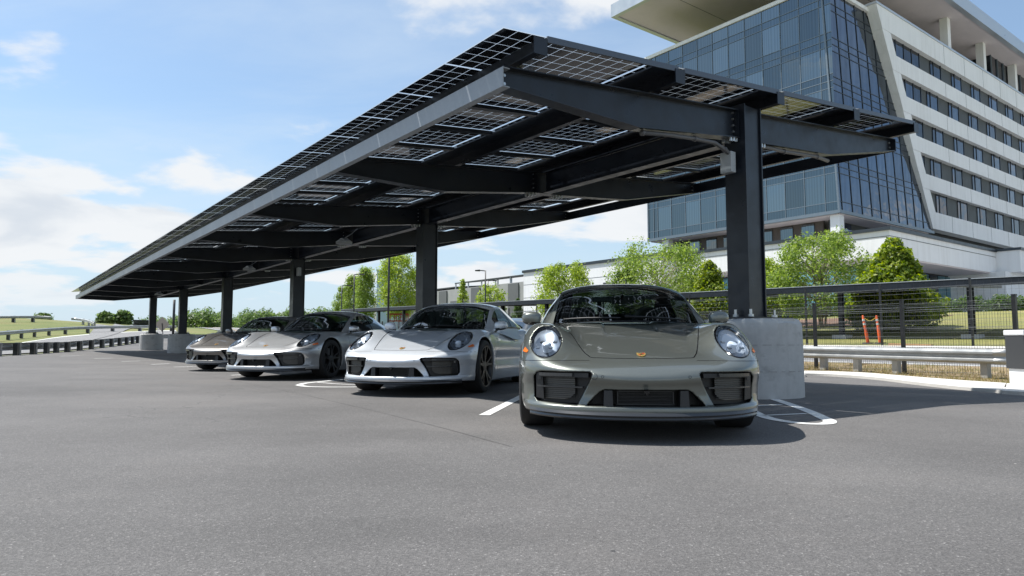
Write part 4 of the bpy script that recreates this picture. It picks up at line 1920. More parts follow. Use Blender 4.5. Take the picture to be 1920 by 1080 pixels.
        for a, b in zip(us2[:-1], us2[1:]):
            def lims(u):
                if u < .085 or u > .705:
                    return None
                lo = .16 + .05 * max(0, (u - .5) / .2)
                hi = max(lo + .012, min(wtop(u), .20 + (u - .07) * 9.0))
                return lo, hi
            la, lb = lims(a), lims(b)
            segs = []
            if la is None or lb is None:
                segs = [((-.35, 1.0), (-.35, 1.0))]
            else:
                segs = [((-.35, la[0]), (-.35, lb[0])), ((la[1], 1.0), (lb[1], 1.0))]
            for (a0, a1), (b0, b1) in segs:
                m = 5
                p = [C(*side_pt(a, a0 + (a1 - a0) * i / m, 0.0, s)) for i in range(m + 1)] + [C(*side_pt(b, b0 + (b1 - b0) * i / m, 0.0, s)) for i in range(m + 1)]
                f = [(i, i + 1, m + 2 + i, m + 1 + i) for i in range(m)]
                mb.add(p, [q_ if s > 0 else q_[::-1] for q_ in f])
        add('window_surround', mb_mesh(mb, 'window_surround', ['paint_white'], True, 50), 'body')
        mb = MB()
        for u0 in (.455,):
            p = []
            for w in np.linspace(.15, .94, 8):
                p.append((C(*side_pt(u0, w, .006, s)), C(*side_pt(u0 + .022, w, .006, s))))
            for i in range(7):
                mb.add([p[i][0], p[i][1], p[i + 1][1], p[i + 1][0]], [(0, 1, 2, 3)])
        mb2 = [C(*side_pt(u, .14, .006, s)) for u in np.linspace(.06, .71, 30)]
        for a, b in zip(mb2[:-1], mb2[1:]):
            mb.bar(a, b, .01, .014)
        add('window_trim', mb_mesh(mb, 'window_trim', ['gloss_black'], False), key)

    # mirrors
    for s in (1, -1):
        mb = MB()
        nu, nv_ = 20, 14
        vs, fs = [], []
        for i in range(nv_ + 1):
            th = PI * i / nv_ - PI / 2
            for j in range(nu):
                ph = 2 * PI * j / nu
                sg = lambda a, e: math.copysign(abs(a) ** e, a)
                yy = sg(math.cos(th), .65) * sg(math.cos(ph), .72) * .094
                xx = sg(math.cos(th), .65) * sg(math.sin(ph), .9) * .075
                zz = sg(math.sin(th), .8) * .062
                # wedge: taller outside, flat back face
                zz *= 1 + .12 * (-yy / .1)
                if xx > .03:
                    xx = .03 + (xx - .03) * .15
                vs.append(C(1.80 + xx + .12 * yy, s * (.868 + yy), .878 + zz + .05 * yy))
        for i in range(nv_):
            for j in range(nu):
                j2 = (j + 1) % nu
                f = (i * nu + j, i * nu + j2, (i + 1) * nu + j2, (i + 1) * nu + j)
                fs.append(f if s > 0 else f[::-1])
        mb.add(vs, fs)
        mb.m = [1 if sum(mb.v[k].z for k in f) / 4 < .842 else 0 for f in mb.f]
        key = 'mirror%d' % s
        me = mb_mesh(mb, 'mirror', ['paint_white', 'gloss_black'], True, 60)
        add('mirror', me, 'body', key)
        mb = MB()
        a, b = C(1.80, s * .765, .775), C(1.815, s * .83, .842)
        mb.bar(a, b, .075, .030)
        add('mirror_arm', mb_mesh(mb, 'mirror_arm', ['gloss_black'], False), key)

    # wipers
    for y0, y1 in ((.50, -.02), (-.06, -.56)):
        mb = MB()
        pts = []
        for u in np.linspace(0, 1, 8):
            y = y0 + (y1 - y0) * u
            p = top_pt(.012 + .010 * u, y / .69, .008)
            pts.append(C(*p))
        mb.tube(pts, .005, 6)
        add('wiper', mb_mesh(mb, 'wiper', ['black_plastic']), 'body')
    # cowl
    m1 = patch(lambda u, w: (1.395 + u + .32 * abs(w) ** 2.2, w * .66, .826 + .012 * (1 - abs(w) ** 2) + u * .2), np.linspace(-.03, .05, 4), np.linspace(-1, 1, 25))
    add('cowl', mb_mesh(m1, 'cowl', ['black_plastic']), 'body')

    # ---------------- cabin
    mb = MB()
    mb.hexa([C(1.66, -.66, .60), C(1.66, .66, .60), C(2.02, .64, .60), C(2.02, -.64, .60),
             C(1.60, -.62, .795), C(1.60, .62, .795), C(1.98, .62, .815), C(1.98, -.62, .815)])
    mb.box(C(1.93, .35, .83), (.34, .12, .05))
    add('dashboard', mb_mesh(mb, 'dashboard', ['cabin_dark'], False), 'body', 'dash')
    mb = MB()
    wc = C(2.10, .35, .78)
    wx, wu = Vector((1, 0, 0)), Vector((0, -.42, .91)).normalized()
    ringp = [wc + (wx * math.cos(a) + wu * math.sin(a)) * .175 for a in np.linspace(0, 2 * PI, 25)]
    mb.tube(ringp, .014, 8, cap=False)
    for a in (0, PI, -PI / 2):
        mb.bar(wc, wc + (wx * math.cos(a) + wu * math.sin(a)) * .17, .03, .012)
    add('steering_wheel', mb_mesh(mb, 'steering_wheel', ['cabin_dark']), 'body')
    for s in (1, -1):
        mb = MB()
        yc = s * .36

        def slab(pts, wlist):
            """loft of rounded rectangles: pts (x,z), wlist (half width, half depth)"""
            vs, fs = [], []
            N = 16
            for (x, z), (hw, hd) in zip(pts, wlist):
                for j in range(N):
                    a = 2 * PI * j / N
                    ca, sa = math.cos(a), math.sin(a)
                    vs.append(C(x + hd * math.copysign(abs(sa) ** .6, sa), yc + hw * math.copysign(abs(ca) ** .5, ca), z))
            for i in range(len(pts) - 1):
                for j in range(N):
                    j2 = (j + 1) % N
                    fs.append((i * N + j, i * N + j2, (i + 1) * N + j2, (i + 1) * N + j))
            fs.append(tuple((len(pts) - 1) * N + j for j in range(N)))
            fs.append(tuple(range(N))[::-1])
            mb.add(vs, fs)
        slab([(2.74, .42), (2.78, .55), (2.83, .70), (2.88, .82), (2.90, .90), (2.915, .955), (2.925, 1.01), (2.93, 1.045)],
             [(.24, .09), (.25, .09), (.245, .085), (.225, .075), (.175, .06), (.145, .055), (.13, .05), (.09, .03)])
        slab([(2.50, .38), (2.52, .44), (2.54, .485), (2.54, .50)], [(.25, .28), (.255, .28), (.24, .26), (.2, .2)])
        add('seat', mb_mesh(mb, 'seat', ['seat_leather'], True, 50), 'body')
    mb = MB()
    mb.box(C(3.22, 0, .62), (1.24, .05, .50))
    mb.box(C(2.45, 0, .352), (1.36, 1.6, .02))
    add('cabin_floor', mb_mesh(mb, 'cabin_floor', ['cabin_dark'], False), 'body')
    mb = MB()
    c = C(2.02, 0, 1.055)
    mb.box(c, (.20, .02, .06))
    mb.bar(c, C(1.98, 0, 1.11), .02, .02)
    add('rear_view_mirror', mb_mesh(mb, 'rear_view_mirror', ['gloss_black'], False), 'body')

    # ---------------- rear: light strip, tail panel, spoiler line
    mb = MB()
    ylist = np.linspace(-.80, .80, 33)
    vs, fs = [], []
    for y in ylist:
        k = abs(y)
        for z in (.60, .645):
            x = solve(lambda s_: body_field(s_, np.full_like(s_, k), np.full_like(s_, z)), 4.8, 3.4)
            vs.append(C(x + .006, y, z))
    for i in range(len(ylist) - 1):
        fs.append((2 * i, 2 * i + 2, 2 * i + 3, 2 * i + 1))
    mb.add(vs, fs)
    add('tail_light_strip', mb_mesh(mb, 'tail_light_strip', ['tail_red']), 'body')

    # ---------------- wheels
    def wheel(rad, wid, side):
        """tyre, rim, disc as separate meshes centred on the hub, outer face towards +x*side"""
        N = 56
        prof = [(.255, -.5), (.275, -.52), (rad - .03, -.515), (rad - .008, -.46), (rad, -.36), (rad, .36), (rad - .008, .46), (rad - .03, .515), (.275, .52), (.255, .5)]

        def lathe(prof, mb, mi=0):
            vs, fs = [], []
            for (r_, w) in prof:
                for j in range(N):
                    a = 2 * PI * j / N
                    vs.append(Vector((side * w * wid, r_ * math.cos(a), r_ * math.sin(a))))
            for i in range(len(prof) - 1):
                for j in range(N):
                    j2 = (j + 1) % N
                    f = (i * N + j, i * N + j2, (i + 1) * N + j2, (i + 1) * N + j)
                    fs.append(f if side > 0 else f[::-1])
            mb.add(vs, fs, mi)
        ty = MB()
        lathe(prof, ty)
        for w0 in (-.24, -.08, .08, .24):
            pass
        ri = MB()
        lathe([(.258, .50), (.262, .52), (.25, .515), (.243, .46), (.235, .30), (.225, -.45)], ri)
        # five twin spokes
        for k in range(5):
            for da in (-.17, .17):
                a0 = 2 * PI * k / 5 + da * .55 + .3
                a1 = 2 * PI * k / 5 + da * 1.25 + .3
                hub = Vector((side * .40 * wid, .055 * math.cos(a0), .055 * math.sin(a0)))
                mid = Vector((side * .43 * wid, .15 * math.cos((a0 + a1) / 2), .15 * math.sin((a0 + a1) / 2)))
                rim = Vector((side * .47 * wid, .245 * math.cos(a1), .245 * math.sin(a1)))
                ri.bar(hub, mid, .030, .022, 0, (side, 0, 0))
                ri.bar(mid, rim, .026, .022, 0, (side, 0, 0))
        ri.tube([Vector((side * .30 * wid, 0, 0)), Vector((side * .44 * wid, 0, 0)), Vector((side * .455 * wid, 0, 0))], [.075, .068, .035], 20)
        di = MB()
        di.tube([Vector((side * .10 * wid, 0, 0)), Vector((side * .20 * wid, 0, 0))], .185, 32)
        di.add(*( [], [] ))
        ca = MB()
        for a in np.linspace(2.2, 3.1, 5):
            ca.box((side * .17 * wid, .175 * math.cos(a), .175 * math.sin(a)), (.08, .055, .055))
        return ty, ri, di, ca
    for (ax, rad, wid, yt) in ((FAX, FR, .245, .775), (RAX, RR, .300, .775)):
        for s in (1, -1):
            key = 'wheel%d_%d' % (int(ax), s)
            ty, ri, di, ca = wheel(rad, wid, s)
            loc = C(ax, s * yt, rad)
            CAR.append(('wheel', mb_mesh(ri, 'rim', ['rim_black'], True, 35), 'body', key, None, loc))
            CAR.append(('tyre', mb_mesh(ty, 'tyre', ['rubber'], True, 40), key, key + 't', None, None))
            CAR.append(('brake_disc', mb_mesh(di, 'brake_disc', ['brake_steel'], True, 35), key, key + 'd', None, None))
            CAR.append(('brake_caliper', mb_mesh(ca, 'brake_caliper', ['caliper'], False), key, key + 'c', None, None))


build_car_parts()


def place_car(loc, yaw, paint, label, group, pitch=0.0):
    """root empty under the front axle; parts share mesh data, paint is set per object"""
    root = empty('sports_car', loc)
    root.rotation_euler = (pitch, 0, -yaw)
    tag(root, label, 'car', group)
    objs = {}
    for nm, me, par, key, lab, lc in CAR:
        o = bpy.data.objects.new(nm, me)
        COL.objects.link(o)
        # three levels at most: thing > part > sub-part
        o.parent = objs[par] if (par and par != 'body') else root
        if lc is not None:
            o.location = lc
        for i, sl_ in enumerate(o.material_slots):
            if me.materials[i] is not None and me.materials[i].name == 'paint_white' and paint != 'paint_white':
                sl_.link = 'OBJECT'
                sl_.material = MATS[paint]
        objs[key] = o
    return root


CARS = [
    ((0.955, 5.43), 4.8, 'paint_olive', 'glossy olive grey sports car nearest the camera, facing it head on beside the concrete pier'),
    ((-1.18, 9.05), 15.0, 'paint_white', 'pale grey-white sports car, second from the camera, its front lit and its roof in shade'),
    ((-3.98, 12.2), 16.0, 'paint_silver', 'silver sports car parked between the white car and the farthest bronze car'),
    ((-6.15, 15.3), 16.0, 'paint_bronze', 'bronze grey sports car farthest along the row, half hidden by the silver one'),
]
for (x, y), yaw, paint, lab in CARS:
    place_car((x, y, gz(x, y)), math.radians(yaw), paint, lab, 'sports cars parked under the canopy', math.radians(-0.6))
# ================================================================== buildings
def facade_glass(name, col, var=0.25, rough=0.02, wave=0.02):
    m = pbsdf(name, col, rough, 1.0)
    t = NT(m)
    g = t.geo()
    oi = t.n.new('ShaderNodeObjectInfo')
    k = t.mrange(oi.outputs['Random'], 0, 1, 1 - var, 1 + var * 0.6)
    # pleated curtains behind the panes
    wv = t.n.new('ShaderNodeTexWave')
    wv.inputs['Scale'].default_value = 1.1
    wv.inputs['Distortion'].default_value = 5.0
    wv.inputs['Detail'].default_value = 2.0
    rot = t.n.new('ShaderNodeMapping')
    rot.inputs['Rotation'].default_value = (0, 0, ALPHA)
    rot.inputs['Scale'].default_value = (1, 1, 0.02)
    t.l.new(g, rot.inputs[0])
    t.l.new(rot.outputs[0], wv.inputs['Vector'])
    k = t.math('MULTIPLY', k, t.mrange(wv.outputs[1], 0, 1, 0.90, 1.10))
    cb = t.n.new('ShaderNodeCombineColor')
    for i in range(3):
        t.l.new(k, cb.inputs[i])
    t.set('Base Color', t.mix(1.0, col, cb.outputs[0], 'MULTIPLY'))
    n = t.noise(g, 0.55, 2, 0.5)
    t.bump(n, wave, 1.0)
    return m


facade_glass('tower_glass', (0.175, 0.21, 0.222), 0.34)
facade_glass('tower_glass_dark', (0.12, 0.15, 0.195), 0.15, 0.015, 0.05)
facade_glass('band_glass', (0.07, 0.085, 0.11), 0.6, 0.02, 0.05)
facade_glass('spandrel_glass', (0.14, 0.172, 0.187), 0.12)
facade_glass('shop_glass', (0.20, 0.42, 0.52), 0.2, 0.03)
facade_glass('dark_glass', (0.055, 0.07, 0.085), 0.2, 0.03)
noisy('mullion_grey', (0.17, 0.21, 0.245), 0.06, 2, 0.4, 0.4)
noisy('mullion_dark', (0.045, 0.055, 0.065), 0.06, 2, 0.4, 0.4)
noisy('dark_panel', (0.055, 0.061, 0.062), 0.12, 0.5, 0.6)
noisy('brown_panel', (0.085, 0.070, 0.060), 0.15, 0.8, 0.6)
noisy('soffit_board', (0.62, 0.56, 0.565), 0.06, 0.6, 0.8)
noisy('deck_concrete', (0.34, 0.34, 0.335), 0.10, 0.5, 0.85)
noisy('deck_dark', (0.13, 0.135, 0.14), 0.10, 0.5, 0.85)
noisy('pale_blue_clad', (0.38, 0.50, 0.62), 0.03, 0.5, 0.5)
noisy('metal_fascia', (0.50, 0.53, 0.56), 0.05, 1, 0.35, 0.5)


def white_clad():
    m = pbsdf('white_clad', (0.76, 0.76, 0.755), 0.75)
    t = NT(m)
    streak = t.noise(t.geo((2.2, 2.2, 0.12)), 1.0, 5, 0.7)
    big = t.noise(t.geo(), 0.2, 4, 0.6)
    v = t.math('ADD', t.math('MULTIPLY', streak, 0.6), t.math('MULTIPLY', big, 0.4))
    t.set('Base Color', t.ramp(v, [(0.30, (0.66, 0.655, 0.64)), (0.5, (0.76, 0.76, 0.755)), (0.7, (0.80, 0.80, 0.795))]))
    t.bump(t.noise(t.geo(), 6, 4), 0.1, 0.02)


white_clad()

TB = 56.0
RB = 27.1
ORG = RT(RB, TB, 2.8)
tower = empty('office_tower', ORG)
tag(tower, 'tall glass and white tower with slanted white frame and floating roof slab behind the trees', 'building')


def part_hexa(pts, name, mat, parent, org):
    mb = MB(org)
    mb.hexa(pts)
    return mb.build(name, mat, parent)


def rt_box(r0, r1, t0, t1, z0, z1, name, mat, parent, org):
    pts = [RT(r1, t0, z0), RT(r0, t0, z0), RT(r0, t1, z0), RT(r1, t1, z0)]
    return part_hexa(pts + [Vector((p.x, p.y, z1)) for p in pts], name, mat, parent, org)


# ---- left glass wall (plane t = TB)
zl = [13.1, 13.95, 16.75, 17.4, 18.05, 20.9, 21.55, 22.2, 25.1, 25.8, 26.5, 29.2, 29.9, 30.65, 33.5, 34.25, 35.6]
rl = [27.25, 28.45] + [28.45 + 2.085 * k for k in range(1, 11)] + [49.9, 50.75]
for i in range(len(zl) - 1):
    tall = zl[i + 1] - zl[i] > 1.2
    for j in range(len(rl) - 1):
        a, b = rl[j] + 0.03, rl[j + 1] - 0.03
        rt_box(a, b, TB + 0.04, TB + 0.09, zl[i] + 0.035, zl[i + 1] - 0.035, 'glass_pane', 'tower_glass' if tall else 'spandrel_glass', tower, ORG)
for r in rl[1:-1]:
    rt_box(r - 0.035, r + 0.035, TB - 0.03, TB + 0.12, zl[0], zl[-1], 'mullion', 'mullion_grey', tower, ORG)
for z in zl[1:-1]:
    rt_box(rl[0], rl[-1], TB - 0.015, TB + 0.10, z - 0.035, z + 0.035, 'transom', 'mullion_grey', tower, ORG)
# solid core behind the glass, end wall, coping and foot band
rt_box(28.3, 50.6, TB + 0.15, TB + 22, 13.2, 35.55, 'wall', 'dark_panel', tower, ORG)
rt_box(rl[-1] - 0.05, rl[-1] + 0.12, TB - 0.05, TB + 22, 13.1, 35.6, 'corner_trim', 'mullion_grey', tower, ORG)
rt_box(27.3, 50.9, TB - 0.12, TB + 0.5, 35.6, 36.0, 'coping', 'white_clad', tower, ORG)
rt_box(26.95, 50.9, TB - 0.08, TB + 0.2, 12.8, 13.12, 'foot_band', 'mullion_grey', tower, ORG)


# ---- right glass wall, leaning back, cut by a slanted white frame
def rf(z):
    return RB + (z - 13.1) * 0.044


def ts(z):
    return 76.5 - 0.511 * (z - 13.4)


tl = [56.0 + 0.55] + [56.55 + 2.0 * k for k in range(1, 11)]
for i in range(len(zl) - 1):
    z0, z1 = zl[i] + 0.035, zl[i + 1] - 0.035
    edges = [56.05] + tl
    for j in range(len(edges)):
        a = edges[j] + 0.03
        b0 = min((edges[j + 1] if j + 1 < len(edges) else 99) - 0.03, ts(z0) - 0.05)
        b1 = min((edges[j + 1] if j + 1 < len(edges) else 99) - 0.03, ts(z1) - 0.05)
        if b0 <= a + 0.05:
            continue
        b1 = max(b1, a + 0.01)
        d = 0.05
        pts = [RT(rf(z0), a, z0), RT(rf(z0), b0, z0), RT(rf(z0) + d, b0, z0), RT(rf(z0) + d, a, z0),
               RT(rf(z1), a, z1), RT(rf(z1), b1, z1), RT(rf(z1) + d, b1, z1), RT(rf(z1) + d, a, z1)]
        part_hexa(pts, 'glass_pane', 'tower_glass_dark', tower, ORG)
for t in [56.0] + tl:
    zt = min(35.6, 13.4 + (76.5 - t) / 0.511)
    if zt < 14:
        continue
    w = 0.10 if t == 56.0 else 0.035
    z0, z1 = 13.1, zt
    pts = [RT(rf(z0) - .06, t - w, z0), RT(rf(z0) - .06, t + w, z0), RT(rf(z0) + .1, t + w, z0), RT(rf(z0) + .1, t - w, z0),
           RT(rf(z1) - .06, t - w, z1), RT(rf(z1) - .06, t + w, z1), RT(rf(z1) + .1, t + w, z1), RT(rf(z1) + .1, t - w, z1)]
    part_hexa(pts, 'mullion', 'mullion_grey' if t == 56.0 else 'mullion_dark', tower, ORG)
for z in zl[1:-1]:
    rt_box(rf(z) - .04, rf(z) + .1, 56.1, ts(z), z - .035, z + .035, 'transom', 'mullion_dark', tower, ORG)
rt_box(rf(35.6) - .3, rf(35.6) + .3, TB + .55, ts(35.6) + .1, 35.6, 36.0, 'coping', 'white_clad', tower, ORG)
rt_box(RB - .14, RB + .2, TB - .1, 77.0, 12.8, 13.1, 'foot_band', 'mullion_grey', tower, ORG)

# ---- white banded wall
TEND = 150.0
rows = [(15.3, 17.75), (19.45, 21.75), (23.45, 25.65), (27.45, 29.75), (31.5, 33.75)]
FT = 1.95


def band(z0, z1, name):
    mb = MB(ORG)
    mb.hexa([RT(26.9, ts(z0) + .02, z0), RT(26.9, TEND, z0), RT(28.0, TEND, z0), RT(28.0, ts(z0) + .02, z0),
             RT(26.9, ts(z1) + .02, z1), RT(26.9, TEND, z1), RT(28.0, TEND, z1), RT(28.0, ts(z1) + .02, z1)])
    return mb.build(name, 'white_clad', tower)


zcur = 13.35
for (a, b) in rows:
    band(zcur, a, 'white_band')
    # slanted frame piece beside the window row
    mb = MB(ORG)
    mb.hexa([RT(26.92, ts(a) + .02, a + .02), RT(26.92, ts(a) + FT, a + .02), RT(28.0, ts(a) + FT, a + .02), RT(28.0, ts(a) + .02, a + .02),
             RT(26.92, ts(b) + .02, b - .02), RT(26.92, ts(b) + FT, b - .02), RT(28.0, ts(b) + FT, b - .02), RT(28.0, ts(b) + .02, b - .02)])
    mb.build('frame_panel', 'white_clad', tower)
    zcur = b
band(33.75, 36.1, 'white_band')
for (z0, z1) in [(13.35, 15.3), (17.75, 19.45), (21.75, 23.45), (25.65, 27.45), (29.75, 31.5), (33.75, 36.1)]:
    for k in range(9):
        t0 = 82 + 6.2 * k
        if t0 > ts(z0) + 1:
            rt_box(26.893, 26.9, t0, t0 + .05, z0 + .01, z1 - .01, 'panel_joint', 'dark_panel', tower, ORG)
rt_box(26.8, 28.2, ts(36.1) - .15, TEND, 36.1, 36.32, 'coping', 'metal_fascia', tower, ORG)
rt_box(29.0, 50.0, 66, TEND, 13.2, 36.0, 'wall', 'dark_panel', tower, ORG)
for ri, (a, b) in enumerate(rows):
    # backing of dark panels
    rt_box(27.45, 27.6, ts(a) + FT - 1.2, TEND, a, b, 'dark_panels', 'dark_panel', tower, ORG)
    segs = []
    lead = {4: 4, 3: 3, 2: 2, 1: 1, 0: 0}[ri]
    ph = 79.1 - {4: 0, 3: 1.3, 2: 0.2, 1: 1.2, 0: 0.1}[ri]
    for k in range(lead):
        segs.append((ts(b) + FT + 0.05 + 2.0 * k, ts(b) + FT + 0.05 + 2.0 * (k + 1), k == 0))
    for k in range(-1, 12):
        t0 = ph + 6.2 * k
        if t0 < (segs[-1][1] + 1.0 if segs else ts(a) + FT + .3):
            continue
        segs += [(t0, t0 + .85, False), (t0 + .85, t0 + 2.95, False)]
    for (t0, t1, first) in segs:
        if t1 > TEND:
            continue
        mb = MB(ORG)
        t0b = t0
        if first:
            t0b = ts(a) + FT + .05
        mb.hexa([RT(27.36, max(t0b, t0) + .06 if first else t0 + .06, a + .04), RT(27.36, t1 - .06, a + .04), RT(27.42, t1 - .06, a + .04), RT(27.42, max(t0b, t0) + .06 if first else t0 + .06, a + .04),
                 RT(27.36, t0 + .06, b - .04), RT(27.36, t1 - .06, b - .04), RT(27.42, t1 - .06, b - .04), RT(27.42, t0 + .06, b - .04)])
        w = mb.build('window', 'band_glass', tower)
        rt_box(27.30, 27.44, t1 - .06, t1 + .02, a + .01, b - .01, 'window_frame', 'mullion_dark', w, ORG)

# ---- roof slab, terrace columns and penthouse
rt_box(26.0, 52.3, 52.7, TEND, 41.0, 41.35, 'roof_slab', 'soffit_board', tower, ORG)
for a in ((25.4, 26.0, 52.1, TEND), (52.3, 52.9, 52.1, TEND), (26.0, 52.3, 52.1, 52.7)):
    rt_box(*a, 40.85, 42.5, 'roof_fascia', 'metal_fascia', tower, ORG)
rt_box(26.0, 52.3, 52.7, TEND, 42.0, 42.4, 'roof_top', 'metal_fascia', tower, ORG)
for rr_ in (31.5, 38.0, 45.0):
    rt_box(rr_ - .03, rr_ + .03, 52.7, 110, 40.985, 40.998, 'soffit_joint', 'mullion_dark', tower, ORG)
for t in (86.0, 97.8, 110, 122):
    rt_box(27.6, 28.5, t - .45, t + .45, 36.05, 41.0, 'terrace_column', 'white_clad', tower, ORG)
rt_box(33.0, 46.0, 82, TEND, 36.0, 40.0, 'penthouse', 'dark_glass', tower, ORG)
rt_box(32.5, 46.5, 81.5, TEND, 40.0, 41.0, 'penthouse_head', 'mullion_dark', tower, ORG)
for k in range(14):
    rt_box(32.85, 33.0, 83 + 2.4 * k, 83.12 + 2.4 * k, 36.0, 40.0, 'mullion', 'mullion_dark', tower, ORG)
rt_box(28.6, 32.5, 103, TEND, 36.0, 41.0, 'penthouse', 'dark_glass', tower, ORG)
for k in range(6):
    rt_box(28.45, 28.6, 103 + 2.4 * k, 103.12 + 2.4 * k, 36.0, 41.0, 'mullion', 'mullion_grey', tower, ORG)

# ---- recessed floor below the glass box
rt_box(30.0, 49.5, TB + 2.4, TB + 2.7, 9.6, 12.8, 'recess_wall', 'brown_panel', tower, ORG)
rt_box(27.15, 50.6, TB + .2, TB + 20, 12.72, 12.8, 'recess_soffit', 'soffit_board', tower, ORG)
for k in range(8):
    r0 = 30.9 + 2.35 * k + 0.0
    rt_box(r0, r0 + 1.35, TB + 2.28, TB + 2.36, 9.7, 12.55, 'recess_window', 'tower_glass', tower, ORG)
for r in (27.75, 38.2, 48.4):
    rt_box(r - .45, r + .45, TB + .3, TB + 1.2, 9.5, 12.72, 'white_column', 'white_clad', tower, ORG)
rt_box(29.3, 29.5, TB + 2.5, 140, 9.5, 12.75, 'recess_wall', 'dark_panel', tower, ORG)
for k in range(12):
    rt_box(29.18, 29.28, 59.5 + 6.2 * k, 62.4 + 6.2 * k, 9.8, 12.6, 'recess_window', 'tower_glass_dark', tower, ORG)

# ================================================================== podium
PO = RT(19.2, 48.0, 2.8)
pod = empty('podium_building', PO)
tag(pod, 'low white podium with overhanging band and blue shop windows at the foot of the tower', 'building')
rt_box(19.2, 41.5, 48.0, 52.0, 7.3, 9.35, 'white_band', 'white_clad', pod, PO)
rt_box(19.2, 23.2, 52.0, 70.5, 7.3, 9.35, 'white_band', 'white_clad', pod, PO)
rt_box(19.05, 41.6, 47.85, 52.0, 9.35, 9.62, 'coping', 'mullion_dark', pod, PO)
rt_box(19.05, 23.4, 52.0, 70.6, 9.35, 9.62, 'coping', 'mullion_dark', pod, PO)
rt_box(23.2, 48, 52.0, 75, 9.3, 9.5, 'flat_roof', 'deck_concrete', pod, PO)
rt_box(19.165, 19.2, 47.96, 70.5, 8.86, 8.9, 'band_joint', 'mullion_dark', pod, PO)
rt_box(19.16, 41.5, 47.965, 48.0, 8.86, 8.9, 'band_joint', 'mullion_dark', pod, PO)
rt_box(19.3, 41.4, 48.1, 52.4, 7.2, 7.295, 'band_soffit', 'soffit_board', pod, PO)
rt_box(19.3, 23.4, 52.4, 70, 7.2, 7.295, 'band_soffit', 'soffit_board', pod, PO)
rt_box(23.5, 41.4, 52.0, 52.4, 2.0, 7.2, 'wall', 'dark_panel', pod, PO)
rt_box(22.9, 23.3, 52.2, 70, 2.0, 7.2, 'wall', 'dark_panel', pod, PO)
for k in range(9):
    rt_box(23.6 + 1.98 * k, 25.46 + 1.98 * k, 51.86, 51.96, 3.0, 7.05, 'shop_window', 'shop_glass', pod, PO)
for k in range(9):
    rt_box(22.72, 22.85, 52.4 + 1.95 * k, 54.25 + 1.95 * k, 2.6, 7.05, 'shop_window', 'shop_glass' if k % 3 else 'dark_glass', pod, PO)
# stepped-out block on the right
rt_box(17.2, 24, 70.5, 82, 7.3, 9.4, 'white_band', 'white_clad', pod, PO)
rt_box(17.05, 24, 70.4, 82, 9.4, 9.65, 'coping', 'mullion_dark', pod, PO)
rt_box(18.0, 24, 69.0, 82, 1.5, 7.3, 'wall', 'white_clad', pod, PO)

# ---- long low white building to the left
LO = RT(52, 46, 2)
low = empty('low_building', LO)
tag(low, 'long plain white panelled building with dark coping left of the tower', 'building')
rt_box(40.3, 62.8, 46.0, 66.0, 0.5, 9.3, 'wall', 'white_clad', low, LO)
rt_box(40.2, 62.95, 45.85, 66.1, 9.3, 9.62, 'coping', 'mullion_dark', low, LO)
for z in (4.4, 6.1, 7.75):
    rt_box(40.3, 62.8, 45.985, 46.0, z, z + .035, 'panel_joint', 'dark_panel', low, LO)
for r in (46.2, 52.0, 57.6):
    rt_box(r, r + .035, 45.984, 46.0, 0.5, 9.3, 'panel_joint', 'dark_panel', low, LO)
rt_box(47.5, 48.6, 45.95, 46.02, 6.7, 7.1, 'vent', 'dark_panel', low, LO)

# ---- parking deck with a solar roof, far behind
DT = 92.0
d0, d1 = on_t(985, 560, DT), on_t(700, 560, DT)
r0, r1 = to_rt(d0)[0], to_rt(d1)[0]
ztop = on_t(900, 537, DT).z
DO = RT(r0, DT, 1)
deck = empty('parking_deck', DO)
tag(deck, 'grey concrete parking deck with solar roof, seen between the car roofs far behind', 'building')
rt_box(r0, r1, DT, DT + 30, 0, ztop, 'wall', 'deck_concrete', deck, DO)
for k in range(5):
    ra = r0 + (r1 - r0) * (0.03 + k * 0.2)
    rt_box(ra, ra + (r1 - r0) * .05, DT - .3, DT, 0, ztop - .2, 'pier', 'deck_dark', deck, DO)
for k in range(4):
    ra = r0 + (r1 - r0) * (0.10 + k * 0.2)
    rt_box(ra, ra + (r1 - r0) * .11, DT - .05, DT + .1, ztop - 4.6, ztop - 3.2, 'opening', 'deck_dark', deck, DO)
zr = on_t(900, 514, DT).z
ra, rb = to_rt(on_t(978, 514, DT))[0], to_rt(on_t(847, 514, DT))[0]
mb = MB(DO)
mb.hexa([RT(ra, DT + 1, zr - 1.9 + .3), RT(rb, DT + 1, zr - 1.9 + .3), RT(rb, DT + 12, zr - .2), RT(ra, DT + 12, zr - .2),
         RT(ra, DT + 1, zr - 1.9 + .6), RT(rb, DT + 1, zr - 1.9 + .6), RT(rb, DT + 12, zr + .1), RT(ra, DT + 12, zr + .1)])
mb.build('solar_roof', 'dark_panel', deck)
mb = MB(DO)
ra2, rb2 = rb + .6, r1 - 2
mb.hexa([RT(ra2, DT + 1, zr - 2.9 + .3), RT(rb2, DT + 1, zr - 2.9 + .3), RT(rb2, DT + 12, zr - 1.6), RT(ra2, DT + 12, zr - 1.6),
         RT(ra2, DT + 1, zr - 2.9 + .6), RT(rb2, DT + 1, zr - 2.9 + .6), RT(rb2, DT + 12, zr - 1.3), RT(ra2, DT + 12, zr - 1.3)])
mb.build('solar_roof', 'dark_panel', deck)
for k in range(6):
    rp = ra + (rb - ra) * k / 5
    rt_box(rp - .12, rp + .12, DT + 1.2, DT + 1.5, ztop - .1, zr - 1.5, 'roof_post', 'metal_fascia', deck, DO)
    rt_box(rp - .12, rp + .12, DT + 11, DT + 11.3, ztop - .1, zr - .2, 'roof_post', 'metal_fascia', deck, DO)

